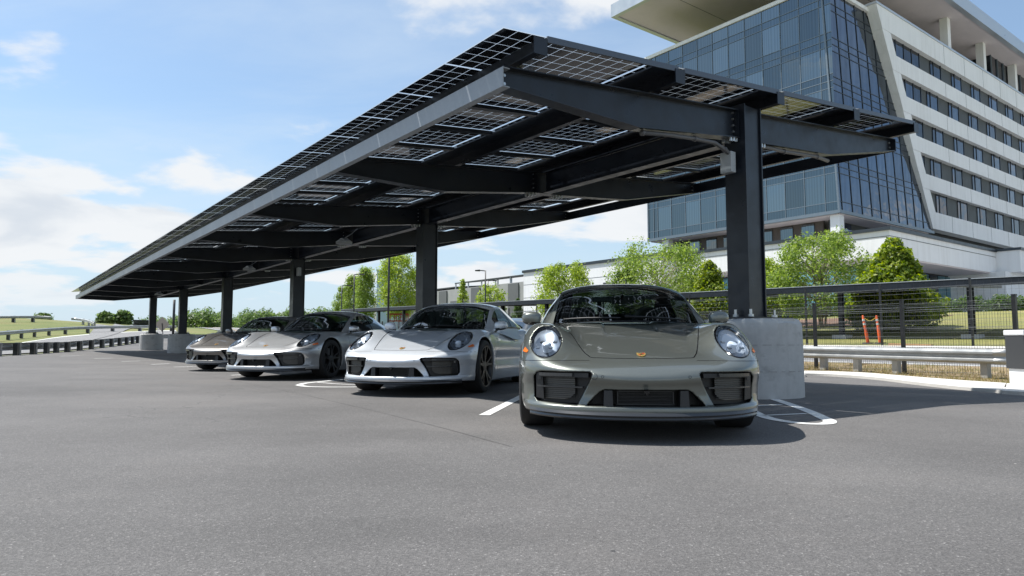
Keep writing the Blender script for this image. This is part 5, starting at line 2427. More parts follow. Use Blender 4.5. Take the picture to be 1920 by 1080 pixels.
p0_, p1_ = at_y(707, 508, 150), at_y(746, 508, 150)
BO = Vector(((p0_.x + p1_.x) / 2, 158, 2))
pb = empty('pale_tower', BO)
tag(pb, 'small pale blue slab building standing behind the maple tree', 'building')
mb = MB(BO)
mb.box((BO.x, BO.y, p0_.z / 2), (p1_.x - p0_.x, 16, p0_.z))
mb.build('wall', 'pale_blue_clad', pb)
mb = MB(BO)
mb.box((BO.x, BO.y, p0_.z + .15), (p1_.x - p0_.x + .3, 16.3, .3))
mb.build('coping', 'metal_fascia', pb)
# ================================================================== more cars across the row
def px_at(px, Y):
    d = ray(px, 600)
    return d.x / d.y * Y


for (px, Y, yaw, paint, lab) in ((985, 15.2, 192, 'paint_white', 'white sports car parked tail-on behind the gap between the two front cars'),
                                 (688, 18.6, 194, 'paint_silver', 'silver sports car parked tail-on behind the windscreen of the second car')):
    x = px_at(px, Y)
    place_car((x, Y + 2.2, gz(x, Y + 2.2)), math.radians(yaw), paint, lab, 'sports cars parked on the far side of the canopy')

# ================================================================== guard rails
WPROF = [(0.0, -.156), (.02, -.145), (.078, -.10), (.078, -.062), (.012, -.022), (.012, .022), (.078, .062), (.078, .10), (.02, .145), (0.0, .156)]


def smooth_path(pts, sub=6):
    pts = [Vector(p) for p in pts]
    out = []
    for i in range(len(pts) - 1):
        a, b, c, d = pts[max(i - 1, 0)], pts[i], pts[i + 1], pts[min(i + 2, len(pts) - 1)]
        for k in range(sub):
            u = k / sub
            out.append(.5 * ((2 * b) + (c - a) * u + (2 * a - 5 * b + 4 * c - d) * u * u + (3 * b - a - 3 * c + d) * u ** 3))
    out.append(pts[-1])
    return out


def wbeam(mb, pts, side):
    """corrugated rail along pts (beam centre line); side = +1/-1 picks the face direction"""
    vs, fs = [], []
    n = len(WPROF)
    up = Vector((0, 0, 1))
    for off in (0, 1):
        for i, p in enumerate(pts):
            d = (pts[min(i + 1, len(pts) - 1)] - pts[max(i - 1, 0)])
            d.z = 0
            d.normalize()
            s = d.cross(up) * side
            for a, b in WPROF:
                vs.append(p + s * (a - off * .004) + up * b)
    m = len(pts)
    for off in (0, 1):
        for i in range(m - 1):
            for j in range(n - 1):
                b0 = off * m * n
                fs.append((b0 + i * n + j, b0 + i * n + j + 1, b0 + (i + 1) * n + j + 1, b0 + (i + 1) * n + j))
    mb.add(vs, fs)


noisy('rail_zinc', (0.36, 0.37, 0.37), 0.18, 3, 0.45, 0.5)
noisy('post_grey', (0.36, 0.355, 0.33), 0.12, 4, 0.8)
noisy('post_black', (0.015, 0.016, 0.018), 0.1, 4, 0.4)
noisy('wire_black', (0.02, 0.021, 0.022), 0.1, 4, 0.45)
noisy('wire_sheen', (0.30, 0.31, 0.32), 0.1, 4, 0.4, 0.5)  # lighter grey paints in the sheen on the folded horizontal wires

# near rail on the right, with rounded end terminal
ga, gb = ground(1893, 715), ground(1590, 699)
gdir = (gb - ga)
gdir.z = 0
glen = gdir.length
gdir.normalize()
root = empty('guard_rail', ga)
tag(root, 'galvanised guard rail with rounded end terminal in front of the mesh fence', 'guard rail')
line = [ga + gdir * (0.25 + k * 0.5) for k in range(60)]
line = [Vector((p.x, p.y, gz(p.x, p.y) + 0.50)) for p in line]
mb = MB(ga)
face = gdir.cross(Vector((0, 0, 1)))
sd = 1 if face.dot(-ga) > 0 else -1
wbeam(mb, line, sd)
mb.build('rail', 'rail_zinc', root, auto=50)
fdir = face * sd
mb = MB(ga)
vs, fs = [], []
base = line[0]
segs = 10
for i in range(segs + 1):
    a = PI * 0.62 * i / segs
    c = base - gdir * (math.sin(a) * 0.26) + fdir * (0.09 - 0.0 + (1 - math.cos(a)) * -0.13)
    flat = i / segs
    for a_, b_ in WPROF:
        vs.append(c + fdir * ((a_ - .078) * (1 - flat)) + Vector((0, 0, b_ * 1.04)))
n = len(WPROF)
for i in range(segs):
    for j in range(n - 1):
        fs.append((i * n + j, i * n + j + 1, (i + 1) * n + j + 1, (i + 1) * n + j))
mb.add(vs, fs)
mb.build('end_terminal', 'rail_zinc', root, smooth=True)
for px in (1843, 1676, 1603, 1540, 1480, 1430):
    d = ray(px, 700)
    # intersection of the pixel column with the rail line in plan
    den = d.x * gdir.y - d.y * gdir.x
    s = (ga.x * gdir.y - ga.y * gdir.x) / den
    p = Vector((d.x * s, d.y * s, 0)) - fdir * .12
    zg = gz(p.x, p.y)
    mb = MB(ga)
    mb.box((p.x, p.y, zg + .30), (.14, .17, .72), 0, gdir, fdir)
    mb.build('post', 'post_grey', root, bevel=.008)
    mb = MB(ga)
    q = p + fdir * .10
    mb.box((q.x, q.y, zg + .50), (.12, .06, .30), 0, gdir, fdir)
    mb.build('block', 'post_grey', root)


# ================================================================== mesh fences
def wire_panel(L, H, gap):
    mb = MB()
    n = int(L / gap)
    for k in range(1, n):
        mb.box((L * k / n, 0, H / 2 + .05), (.0042, .0042, H - .02))
    for z in np.arange(.10, H + .03, .2):
        mb.box((L / 2, 0, z), (L, .006, .006), 1)
    for z in (.35 * H, .62 * H, .90 * H):
        for dz in (0, .05):
            mb.box((L / 2, -.02, z + dz), (L, .007, .007), 1)
    me = bpy.data.meshes.new('wire_mesh')
    me.from_pydata([tuple(p) for p in mb.v], [], mb.f)
    me.materials.append(MATS['wire_black'])
    me.materials.append(MATS['wire_sheen'])
    me.polygons.foreach_set('material_index', mb.m)
    me.update()
    return me


def fence(name, label, p0, p1, H, L, post_w, gap=.055):
    p0 = Vector((p0[0], p0[1], 0))
    p1 = Vector((p1[0], p1[1], 0))
    d = p1 - p0
    n = max(1, int(round(d.length / L)))
    L = d.length / n
    d.normalize()
    org = Vector((p0.x, p0.y, gz(p0.x, p0.y)))
    root = empty(name, org)
    tag(root, label, 'fence')
    me = wire_panel(L, H, gap)
    for k in range(n + 1):
        p = p0 + d * (L * k)
        z = gz(p.x, p.y)
        mb = MB(org)
        mb.box((p.x, p.y, z + H / 2), (post_w, post_w, H + .12), 0, d, d.cross(Vector((0, 0, 1))))
        mb.box((p.x, p.y, z + H + .075), (post_w + .012, post_w + .012, .03), 0, d, d.cross(Vector((0, 0, 1))))
        mb.build('post', 'post_black', root)
        if k < n:
            q = p0 + d * (L * (k + 1))
            o = link('wire_mesh', me, root)
            o['kind'] = 'stuff'
            o.location = Vector((p.x, p.y, (z + gz(q.x, q.y)) / 2)) - org
            o.rotation_euler = (0, 0, math.atan2(d.y, d.x))
    return root


fa, fb = ground(1884, 714), ground(1500, 688)
fd = (fb - fa)
fd.z = 0
fL = fd.length
fd.normalize()
fa2 = fa - fdir * .35 - gdir * .1
fence('mesh_fence', 'black welded mesh fence on square posts behind the guard rail', fa2, fa2 + gdir * 46, 1.72, 2.4, .075)
fence('mesh_fence', 'taller black mesh fence at the edge of the lawn beyond the road', RT(-8, 18.6), RT(46, 20.1), 2.25, 3.0, .06, .2)

# ================================================================== second carport across the road
E0, E1 = on_t(1960, 516, 21.0), on_t(640, 580.5, 21.0)
so = Vector((E0.x, E0.y, gz(E0.x, E0.y)))
sc = empty('low_carport', so)
tag(sc, 'second long thin dark carport roof on steel posts beyond the fence', 'canopy')
d = (E1 - E0)
Ls = d.length
d.normalize()
mb = MB(so)
mb.bar(E0 - Vector((0, 0, .14)), E1 - Vector((0, 0, .14)), .08, .26)
mb.build('edge_beam', 'dark_steel', sc)
mb = MB(so)
mb.bar(E0 + Vector((0, 0, .005)), E1 + Vector((0, 0, .005)), .12, .022)
mb.build('edge_highlight', 'metal_fascia', sc)  # pale strip stands in for the highlight along the roof edge
for k in range(14):
    a = E0 + d * (Ls * k / 14 + .02)
    b = E0 + d * (Ls * (k + 1) / 14 - .02)
    mb = MB(so)
    up = ET * 5.0 + Vector((0, 0, .16))
    mb.hexa([a + ET * .06 - Vector((0, 0, .02)), b + ET * .06 - Vector((0, 0, .02)), b + up, a + up,
             a + ET * .06 + Vector((0, 0, .03)), b + ET * .06 + Vector((0, 0, .03)), b + up + Vector((0, 0, .05)), a + up + Vector((0, 0, .05))])
    mb.build('roof_panel', 'dark_panel', sc)
pA, pB = on_t(1822, 600, 22.2), on_t(1578, 600, 22.2)
rA, rB_ = to_rt(pA)[0], to_rt(pB)[0]
stp = rB_ - rA
for k in range(-1, 14):
    r = rA + stp * k
    u = (r - to_rt(E0)[0]) / (to_rt(E1)[0] - to_rt(E0)[0])
    if u < 0 or u > 1:
        continue
    zt = E0.z + (E1.z - E0.z) * u - .24
    p = RT(r, 22.2)
    zg = gz(p.x, p.y)
    mb = MB(so)
    for s in (-1, 1):
        mb.box((p.x + ET.x * .1 * s, p.y + ET.y * .1 * s, (zg + .15 + zt) / 2), (.02, .18, zt - zg - .15), 0, ET, ER)
    mb.box((p.x, p.y, (zg + .15 + zt) / 2), (.2, .02, zt - zg - .15), 0, ET, ER)
    mb.bar(p + Vector((0, 0, zt + .06)) - ET * 1.1, p + Vector((0, 0, zt + .22)) + ET * 3.2, .12, .2)
    po = mb.build('post', 'dark_steel', sc)
    mb = MB(so)
    mb.box((p.x, p.y, zg + .06), (.6, .6, .2), 0, ET, ER)
    mb.build('concrete_base', 'pier_concrete', po, bevel=.01)

# ================================================================== charger, delineators, plank
ch = ground(1938, 727.5)
cho = empty('charging_cabinet', ch)
tag(cho, 'white charging cabinet with dark grey door and orange strip at the right edge', 'cabinet')
pbsdf('cab_white', (0.70, 0.71, 0.72), 0.35)
pbsdf('cab_grey', (0.042, 0.044, 0.047), 0.5)
pbsdf('cab_orange', (0.70, 0.22, 0.03), 0.4)
vx = Vector((1, .05, 0)).normalized()
vy = Vector((-.05, 1, 0)).normalized()
sw = 0.62
mb = MB(ch)
mb.box((ch.x, ch.y, ch.z + .18), (sw - .06, .40, .42), 0, vx, vy)
mb.build('plinth', 'cab_white', cho, bevel=.01)
mb = MB(ch)
mb.box((ch.x, ch.y, ch.z + .64), (sw, .44, .60), 0, vx, vy)
mb.build('door', 'cab_grey', cho, bevel=.012)
mb = MB(ch)
mb.box((ch.x, ch.y, ch.z + .985), (sw + .03, .47, .095), 0, vx, vy)
mb.build('lid', 'cab_white', cho, bevel=.015)
mb = MB(ch)
mb.box((ch.x - .17, ch.y - .242, ch.z + .975), (.20, .01, .03), 0, vx, vy)
mb.build('orange_strip', 'cab_orange', cho)
for k in range(5):
    mb = MB(ch)
    mb.box((ch.x + .08, ch.y - .226, ch.z + .40 + .03 * k), (.24, .01, .012), 0, vx, vy)
    mb.build('vent_slot', 'cab_white', cho)
mb = MB(ch)
mb.tube([(ch.x + .05, ch.y - .22, ch.z + .34), (ch.x + .03, ch.y - .33, ch.z + .22), (ch.x + .12, ch.y - .34, ch.z + .08), (ch.x + .3, ch.y - .3, ch.z + .05)], .02, 8)
mb.build('cable', 'post_black', cho, smooth=True)

pbsdf('cone_orange', (0.80, 0.13, 0.03), 0.5)
pbsdf('cone_white', (0.75, 0.75, 0.72), 0.5)
pts_top = []
for (bx, tx, lab) in ((1628, 1617.5, 'left orange delineator post with white bands, leaning left beside the conical bush'),
                      (1651, 1643, 'right orange delineator post with white bands, tied to its neighbour by a rope')):
    b = ground(bx, 645)
    top = at_y(tx, 591, b.y)
    root = empty('delineator_post', b)
    tag(root, lab, 'delineator', 'orange delineator posts by the lawn')
    ax = (top - b)
    mb = MB(b)
    mb.tube([b + ax * .04, b + ax * .97, b + ax], [.062, .040, .02], 12)
    mb.build('tube', 'cone_orange', root, auto=50)
    for u in (.66, .80):
        mb = MB(b)
        mb.tube([b + ax * u, b + ax * (u + .07)], [.052, .050], 12)
        mb.build('reflective_band', 'cone_white', root, auto=50)
    mb = MB(b)
    mb.tube([b, b + Vector((0, 0, .06))], [.24, .2], 8)
    mb.build('base', 'rubber', root)
    pts_top.append(b + ax * .93)
mb = MB(pts_top[0])
pm = (pts_top[0] + pts_top[1]) / 2 - Vector((0, 0, .14))
mb.tube(smooth_path([pts_top[0], pm, pts_top[1]], 6), .012, 6)
pbsdf('rope_yellow', (0.65, 0.45, 0.05), 0.7)
o = mb.build('rope', 'rope_yellow', None, smooth=True)
tag(o, 'slack yellow rope hanging between the two orange posts', 'rope')
b0, b1 = ground(1668, 650), ground(1748, 653)
mb = MB(b0)
noisy('timber', (0.42, 0.25, 0.13), 0.15, 6, 0.8)
mb.bar(b0 + Vector((0, 0, .06)), b1 + Vector((0, 0, .06)), .12, .14)
o = mb.build('timber_beam', 'timber', None)
tag(o, 'long timber beam lying at the edge of the lawn beside the orange posts', 'beam')

# ================================================================== race track on the left
trk_in = [ground(x, y) for x, y in ((-180, 688), (-60, 661), (0, 650), (55, 641), (109, 633), (156, 628.5), (203, 624.8), (275, 621.6), (330, 620))]
trk_out = [ground(x, y - 3.0) for x, y in bar_px[0:1] + bar_px[1:2] + bar_px[2:3] + bar_px[4:5] + bar_px[6:7] + bar_px[8:9] + bar_px[9:10] + bar_px[11:12]] + [ground(340, 630)]
ribbon('race_track', trk_in, trk_out, 'asphalt_road', 0.0, across=8)
tl0 = [ground(x, y - 0.9) for x, y in ((-180, 688), (-60, 661), (0, 650), (55, 641), (109, 633), (156, 628.5), (203, 624.8), (275, 621.6), (330, 620))]
ribbon('track_edge_line', tl0, trk_in, 'line_paint', 0.012, across=1)
up_l = [ground(x, y) for x, y in ((180, 607.6), (215, 607.4), (250, 609), (292, 611.5))]
up_r = [ground(x, y) for x, y in ((232, 614.2), (250, 615.6), (275, 617.5), (300, 619))]
ribbon('race_track', up_l, up_r, 'asphalt_road', 0.03, across=6)


def rail_from_px(name, label, base_px, hgt, side, post_every, back=False, mat='rail_zinc'):
    pts = [ground(x, y) for x, y in base_px]
    path = smooth_path(pts, 10)
    org = path[0].copy()
    root = empty(name, org)
    tag(root, label, 'guard rail')
    for p in path:
        p.z = gz(p.x, p.y)
    mb = MB(org)
    wbeam(mb, [p + Vector((0, 0, hgt)) for p in path], side)
    mb.build('rail', mat, root, auto=50)
    # posts at even spacing
    acc = 0.0
    last = path[0]
    for i in range(1, len(path)):
        d = path[i] - path[i - 1]
        L = d.length
        while acc + L >= post_every:
            u = (post_every - acc) / L
            p = path[i - 1] + d * u
            d = path[i] - p
            L = d.length
            acc = 0
            path_d = (path[i] - path[i - 1]).normalized()
            s = path_d.cross(Vector((0, 0, 1))) * side
            q = p - s * .16
            mb = MB(org)
            mb.box((q.x, q.y, p.z + hgt / 2 + .04), (.16, .20, hgt + .26), 0, path_d, s)
            po = mb.build('post', 'post_grey', root)
            mb = MB(org)
            q2 = q + path_d * -.20
            mb.box((q2.x, q2.y, p.z + hgt / 2 + .06), (.22, .16, hgt + .18), 0, path_d, s)
            mb.build('block', 'post_black', po)
        acc += L
    return root


rail_from_px('guard_rail', 'guard rail with black blocks on grey posts along the left edge of the lot', bar_px[1:], .36, -1, 1.9)
rail_from_px('guard_rail', 'long silver guard rail on the far side of the race track, left of the carport',
             [(-120, 651), (-40, 642.5), (0, 638.5), (40, 634), (78, 630), (120, 626.3), (156, 624.2), (203, 622.4), (266, 621.2), (330, 621)], .52, 1, 4.0)
rail_from_px('guard_rail', 'short curved guard rail climbing the grassy hill left of the carport', [(133, 605.8), (142, 606.3), (152, 607.8), (162, 609.8), (170, 612.5), (176, 615.6)], .55, 1, 2.5)
rail_from_px('guard_rail', 'distant guard rail along the crest of the hill at the far left', [(-60, 604.6), (0, 604.2), (40, 603.6), (70, 603.4), (95, 604.2)], .6, 1, 2.5)
rail_from_px('guard_rail', 'guard rail behind the farthest concrete piers', [(288, 643.5), (320, 643), (360, 642.5), (410, 642)], .5, -1, 3.0)

# tyre wall
ta, tb_ = ground(250, 612), ground(279, 612.5)
org = ta.copy()
root = empty('tyre_wall', org)
tag(root, 'dark wall of stacked tyres at the bend of the track', 'tyre wall')
n = 14
for k in range(n):
    p = ta.lerp(tb_, (k + .5) / n)
    w = (tb_ - ta).length / n
    for j in range(3):
        mb = MB(org)
        mb.tube([p + Vector((0, 0, .30 * j)), p + Vector((0, 0, .30 * j + .07)), p + Vector((0, 0, .30 * j + .22)), p + Vector((0, 0, .30 * j + .29))], [w * .44, w * .5, w * .5, w * .44], 10)
        mb.build('tyre', 'rubber', root, auto=40)

# diamond road sign seen from behind
sb = ground(306, 631)
root = empty('diamond_sign', sb)
tag(root, 'bare metal back of a diamond-shaped sign between the far columns', 'sign')
noisy('sign_back', (0.36, 0.30, 0.25), 0.1, 2, 0.6, 0.3)
c = at_y(304, 608, sb.y)
e = (at_y(318, 608, sb.y) - c).length * 1.0
mb = MB(sb)
mb.prism([c + Vector((-e, 0, 0)), c + Vector((0, 0, -e)), c + Vector((e, 0, 0)), c + Vector((0, 0, e))], (0, .03, 0))
mb.build('plate', 'sign_back', root)
mb = MB(sb)
mb.tube([Vector((sb.x, sb.y - .03, sb.z)), Vector((c.x, c.y - .03, c.z + .1))], .04, 8)
mb.build('post', 'post_black', root)
pp = ground(324, 640)
tp = at_y(324, 562, pp.y)
root = empty('slim_pole', pp)
tag(root, 'slim dark pole standing between the two farthest columns', 'pole')
mb = MB(pp)
mb.tube([pp, Vector((pp.x, pp.y, tp.z))], .10, 10)
mb.build('shaft', 'post_black', root, smooth=True)
mb = MB(pp)
mb.box(pp + Vector((0, 0, .04)), (.4, .4, .08))
mb.build('foot', 'pier_concrete', root)


# ================================================================== lamp posts
def lamp(px, ytop, Y, arm, lab):
    x = px_at(px, Y)
    b = Vector((x, Y, gz(x, Y)))
    top = at_y(px, ytop, Y)
    root = empty('lamp_post', b)
    tag(root, lab, 'lamp post', 'dark lamp posts behind the canopy')
    mb = MB(b)
    mb.tube([b, Vector((x, Y, top.z))], [.08, .055], 10)
    mb.build('pole', 'post_black', root, smooth=True)
    mb = MB(b)
    mb.bar(Vector((x, Y, top.z - .05)), Vector((x + arm, Y, top.z)), .08, .08)
    mb.hexa([Vector((x + arm, Y - .18, top.z - .08)), Vector((x + arm * 1.9, Y - .18, top.z - .06)), Vector((x + arm * 1.9, Y + .18, top.z - .06)), Vector((x + arm, Y + .18, top.z - .08)),
             Vector((x + arm, Y - .18, top.z + .06)), Vector((x + arm * 1.9, Y - .18, top.z + .02)), Vector((x + arm * 1.9, Y + .18, top.z + .02)), Vector((x + arm, Y + .18, top.z + .06))])
    mb.build('lamp_head', 'post_black', root)


lamp(728, 420, 46, -.8, 'tall dark lamp post in front of the maple tree')
lamp(910, 507, 62, -.5, 'lamp post with a flat head in front of the parking deck')
lamp(915, 526, 88, .6, 'smaller lamp post farther back beside the flat-headed one')
lamp(640, 535, 75, .6, 'lamp post at the left edge of the columnar trees')
lamp(663, 514, 66, .5, 'lamp post rising out of the columnar trees')


# ================================================================== trees
def leaf_mat(name, a, b, c):
    m = bpy.data.materials.new(name)
    m.use_nodes = True
    n = m.node_tree.nodes
    l = m.node_tree.links
    n.clear()
    out = n.new('ShaderNodeOutputMaterial')
    gm = n.new('ShaderNodeNewGeometry')
    rp = n.new('ShaderNodeValToRGB')
    e = rp.color_ramp.elements
    e.new(.5)
    for i, (p, cc) in enumerate(((0, a), (.5, b), (1, c))):
        e[i].position = p
        e[i].color = (*cc, 1)
    l.new(gm.outputs['Random Per Island'], rp.inputs[0])
    df = n.new('ShaderNodeBsdfPrincipled')
    df.inputs['Roughness'].default_value = .5
    l.new(rp.outputs[0], df.inputs['Base Color'])
    tl = n.new('ShaderNodeBsdfTranslucent')
    hs = n.new('ShaderNodeHueSaturation')
    hs.inputs['Value'].default_value = 1.5
    hs.inputs['Saturation'].default_value = 1.1
    l.new(rp.outputs[0], hs.inputs['Color'])
    l.new(hs.outputs[0], tl.inputs[0])
    mx = n.new('ShaderNodeMixShader')
    mx.inputs[0].default_value = .48
    l.new(df.outputs[0], mx.inputs[1])
    l.new(tl.outputs[0], mx.inputs[2])
    l.new(mx.outputs[0], out.inputs[0])
    MATS[name] = m


leaf_mat('leaf_holly', (0.055, 0.10, 0.010), (0.18, 0.25, 0.020), (0.38, 0.42, 0.04))
leaf_mat('leaf_light', (0.10, 0.165, 0.032), (0.215, 0.30, 0.055), (0.35, 0.43, 0.09))
leaf_mat('leaf_maple', (0.12, 0.19, 0.024), (0.26, 0.345, 0.045), (0.42, 0.48, 0.08))
leaf_mat('leaf_dark', (0.035, 0.075, 0.018), (0.075, 0.13, 0.03), (0.13, 0.19, 0.05))
leaf_mat('leaf_far', (0.06, 0.105, 0.035), (0.11, 0.17, 0.052), (0.175, 0.24, 0.07))
noisy('bark', (0.13, 0.10, 0.08), 0.25, 6, 0.9)
noisy('pale_bark', (0.33, 0.28, 0.22), 0.2, 6, 0.9)


def leaves(rng, centres, radii, per, size, flat=0.0):
    """leaf quads scattered round clump centres; returns verts, faces"""
    V, F = [], []
    N = 0
    for c, rad in zip(centres, radii):
        k = per if isinstance(per, int) else per(rad)
        d = rng.normal(size=(k, 3))
        d /= np.linalg.norm(d, axis=1)[:, None] + 1e-9
        rr_ = rad * rng.random(k) ** .45
        p = np.array(c) + d * rr_[:, None]
        # leaf frame: outward-ish normal with scatter
        nrm = d * .8 + rng.normal(size=(k, 3)) * .55 + np.array([0, 0, .35])
        nrm /= np.linalg.norm(nrm, axis=1)[:, None]
        a = np.cross(nrm, rng.normal(size=(k, 3)))
        a /= np.linalg.norm(a, axis=1)[:, None] + 1e-9
        b = np.cross(nrm, a)
        s = size * (0.6 + .8 * rng.random(k))[:, None]
        q = np.stack([p - a * s, p + b * s * .52 + nrm * s * .12, p + a * s, p - b * s * .52 + nrm * s * .12], 1)
        V.append(q.reshape(-1, 3))
        F.append(np.arange(k * 4).reshape(k, 4) + N)
        N += k * 4
    return np.concatenate(V), np.concatenate(F)


def foliage_obj(name, V, F, mat, parent, org):
    me = bpy.data.meshes.new(name)
    me.vertices.add(len(V))
    me.vertices.foreach_set('co', (V - np.array(org)).astype(np.float32).reshape(-1))
    me.loops.add(F.size)
    me.loops.foreach_set('vertex_index', F.astype(np.int32).reshape(-1))
    me.polygons.add(len(F))
    me.polygons.foreach_set('loop_start', np.arange(0, F.size, 4, dtype=np.int32))
    me.materials.append(MATS[mat])
    me.update(calc_edges=True)
    me.validate()
    o = link(name, me, parent)
    if parent is None:
        o.location = org
    return o


def tree(name, label, group, px, ytop, ybot, half_px, t=None, Y=None, shape='round', mat='leaf_light', seed=1, nclump=60, per=110,
         size=.09, trunk=.09, bark='bark', clump=.20, stems=1, bare=.0):
    """tree standing in the vertical plane t (or at depth Y); its extent comes from the photo"""
    base_y = ybot
    P = on_t(px, base_y, t) if t is not None else at_y(px, base_y, Y)
    zg = gz(P.x, P.y)
    top = on_t(px, ytop, t) if t is not None else at_y(px, ytop, Y)
    sc_ = (on_t(px + half_px, ybot, t) - P).length if t is not None else (at_y(px + half_px, ybot, Y) - P).length
    sc_ = half_px / 1284.0 * P.y * 1.22
    b = Vector((P.x, P.y, zg))
    H = top.z - zg
    z0 = max(0.0, P.z - zg) + bare * H
    rng = np.random.default_rng(seed)
    root = empty(name, b)
    tag(root, label, 'tree' if 'shrub' not in name else 'shrub', group)
    cs, rs, tips = [], [], []
    for i in range(nclump):
        u = (i + rng.random()) / nclump                  # 0 bottom .. 1 top of crown
        if shape == 'cone':
            wr = (1 - u) ** .85 * (1.0 if u > .08 else .8 + 2.5 * u)
        elif shape == 'column':
            wr = math.sin(PI * min(.98, .16 + .80 * u)) ** .55
        elif shape == 'vase':
            wr = .45 + .75 * math.sin(PI * min(1, .12 + .80 * u)) * (1 - .35 * u)
        else:
            wr = math.sin(PI * min(.97, .10 + .84 * u)) ** .8
        a = rng.random() * 2 * PI
        rad = sc_ * wr * (.35 + .65 * rng.random() ** .5) * (1 - clump * .5)
        z = z0 + (H - z0) * (u * .96 + .02)
        c = (b.x + rad * math.cos(a), b.y + rad * math.sin(a), b.z + z)
        cs.append(c)
        rs.append(sc_ * clump * (.75 + .75 * rng.random()) * (.65 + .5 * wr))
        tips.append(c)
    V, F = leaves(rng, cs, rs, int(per * 1.7), size)
    # trunk and limbs
    mb = MB(b)
    for s in range(stems):
        a = 2 * PI * s / max(1, stems) + seed
        off = Vector((math.cos(a), math.sin(a), 0)) * (trunk * 1.6 if stems > 1 else 0)
        lean = off * 3.0
        mb.tube([b + off - Vector((0, 0, .05)), b + off + lean * .3 + Vector((0, 0, H * .3)), b + off + lean * .7 + Vector((0, 0, H * .6)), b + lean + Vector((0, 0, H * .88))],
                [trunk / math.sqrt(stems), trunk * .8 / math.sqrt(stems), trunk * .45 / math.sqrt(stems), trunk * .12], 8)
    mb.build('trunk', bark, root, smooth=True)
    mb = MB(b)
    for i in range(0, len(tips), 2):
        c = Vector(tips[i])
        st = Vector((b.x, b.y, b.z + (c.z - b.z) * .62))
        mid = st.lerp(c, .55) + Vector((0, 0, .05 * H))
        mb.tube([st, mid, c], [trunk * .28, trunk * .18, trunk * .06], 5)
    lb = mb.build('branches', bark, root, smooth=True)
    lb['kind'] = 'stuff'
    cr = foliage_obj('crown', V, F, mat, root, b)
    cr['kind'] = 'stuff'
    return root


GL = 'landscaping trees on the lawn by the buildings'
tree('conical_holly', 'dense bright green conical evergreen on the lawn beside the orange posts', GL, 1680, 455, 606, 80, t=27, shape='cone', mat='leaf_holly', seed=3,
     nclump=170, per=100, size=.105, clump=.20, trunk=.12)
tree('crape_myrtle', 'airy multi-stemmed light green tree right of the first column', GL, 1543, 440, 610, 74, t=29, shape='vase', mat='leaf_light', seed=5, nclump=150, per=66, size=.075,
     stems=5, bark='pale_bark', clump=.20, bare=.12)
tree('round_tree', 'leafy green tree half hidden behind the first column', GL, 1440, 488, 608, 46, t=31, shape='round', mat='leaf_maple', seed=8, nclump=80, per=90, size=.085, clump=.26)
tree('conical_holly', 'dense dark-leaved rounded evergreen left of the first column above the olive car', GL, 1332, 492, 606, 48, t=28, shape='cone', mat='leaf_holly', seed=13, nclump=100, per=110, size=.08, clump=.25)
tree('crape_myrtle', 'wide airy light green tree above the olive car roof', GL, 1236, 464, 606, 82, t=33, shape='vase', mat='leaf_light', seed=11, nclump=160, per=66, size=.09, stems=4, bark='pale_bark', clump=.2, bare=.1)
tree('round_tree', 'yellow-green tree in front of the white panelled wall, left of the olive car', GL, 1056, 499, 606, 48, t=34, shape='vase', mat='leaf_maple', seed=17, nclump=120, per=66, size=.10, clump=.22, bare=.1)
tree('round_tree', 'small dark green bush filling the gap left of the wide airy tree', GL, 1172, 508, 604, 26, t=31, shape='round', mat='leaf_dark', seed=18, nclump=50, per=70, size=.09, clump=.3)
tree('young_tree', 'thin young tree in front of the parking deck, left of the flat-headed lamp', GL, 868, 524, 606, 16, t=36, shape='cone', mat='leaf_maple', seed=19, nclump=40, per=30, size=.12, clump=.35)
tree('young_tree', 'thin young tree in front of the parking deck, right of the flat-headed lamp', GL, 921, 536, 606, 24, t=34, shape='vase', mat='leaf_maple', seed=23, nclump=44, per=34, size=.12, clump=.3)
tree('conical_shrub', 'small narrow conical evergreen by the left corner of the white wall', GL, 971, 561, 606, 11, t=33, shape='cone', mat='leaf_dark', seed=29, nclump=40, per=50, size=.09, clump=.4)
tree('conical_shrub', 'narrow conical evergreen just left of another small conical one', GL, 944, 572, 606, 7, t=33, shape='cone', mat='leaf_dark', seed=31, nclump=30, per=40, size=.09, clump=.45)
tree('maple_tree', 'broad yellow-green maple behind the second column, left of it', GL, 748, 477, 600, 40, t=38, shape='round', mat='leaf_maple', seed=37, nclump=110, per=80, size=.13, clump=.24, bare=.05)
tree('columnar_tree', 'right-hand columnar green tree of the pair left of the maple', 'columnar trees left of the maple', 684, 503, 602, 19, t=44, shape='column', mat='leaf_light', seed=41, nclump=90, per=70, size=.14, clump=.36)
tree('columnar_tree', 'middle columnar green tree left of the maple', 'columnar trees left of the maple', 662, 518, 602, 18, t=46, shape='column', mat='leaf_light', seed=43, nclump=90, per=70, size=.14, clump=.36)
tree('columnar_tree', 'lowest, leftmost columnar green tree left of the maple', 'columnar trees left of the maple', 641, 540, 602, 14, t=48, shape='column', mat='leaf_light', seed=47, nclump=70, per=60, size=.14, clump=.36)
GF = 'trees on the far side of the race track'
tree('field_oak', 'round dark green tree on the skyline beyond the track', GF, 198, 588, 609, 13, Y=150, shape='round', mat='leaf_far', seed=53, nclump=42, per=26, size=.42, clump=.34, trunk=.4)
tree('field_oak', 'open-crowned dark tree on the skyline just left of the farthest columns', GF, 231, 585, 609, 11, Y=152, shape='vase', mat='leaf_far', seed=59, nclump=42, per=26, size=.42, clump=.34, trunk=.4)
tree('field_oak', 'dark tree crown peeping over the grassy hill at the far left', GF, 78, 591, 610, 15, Y=160, shape='round', mat='leaf_far', seed=61, nclump=42, per=26, size=.42, clump=.34, trunk=.4)

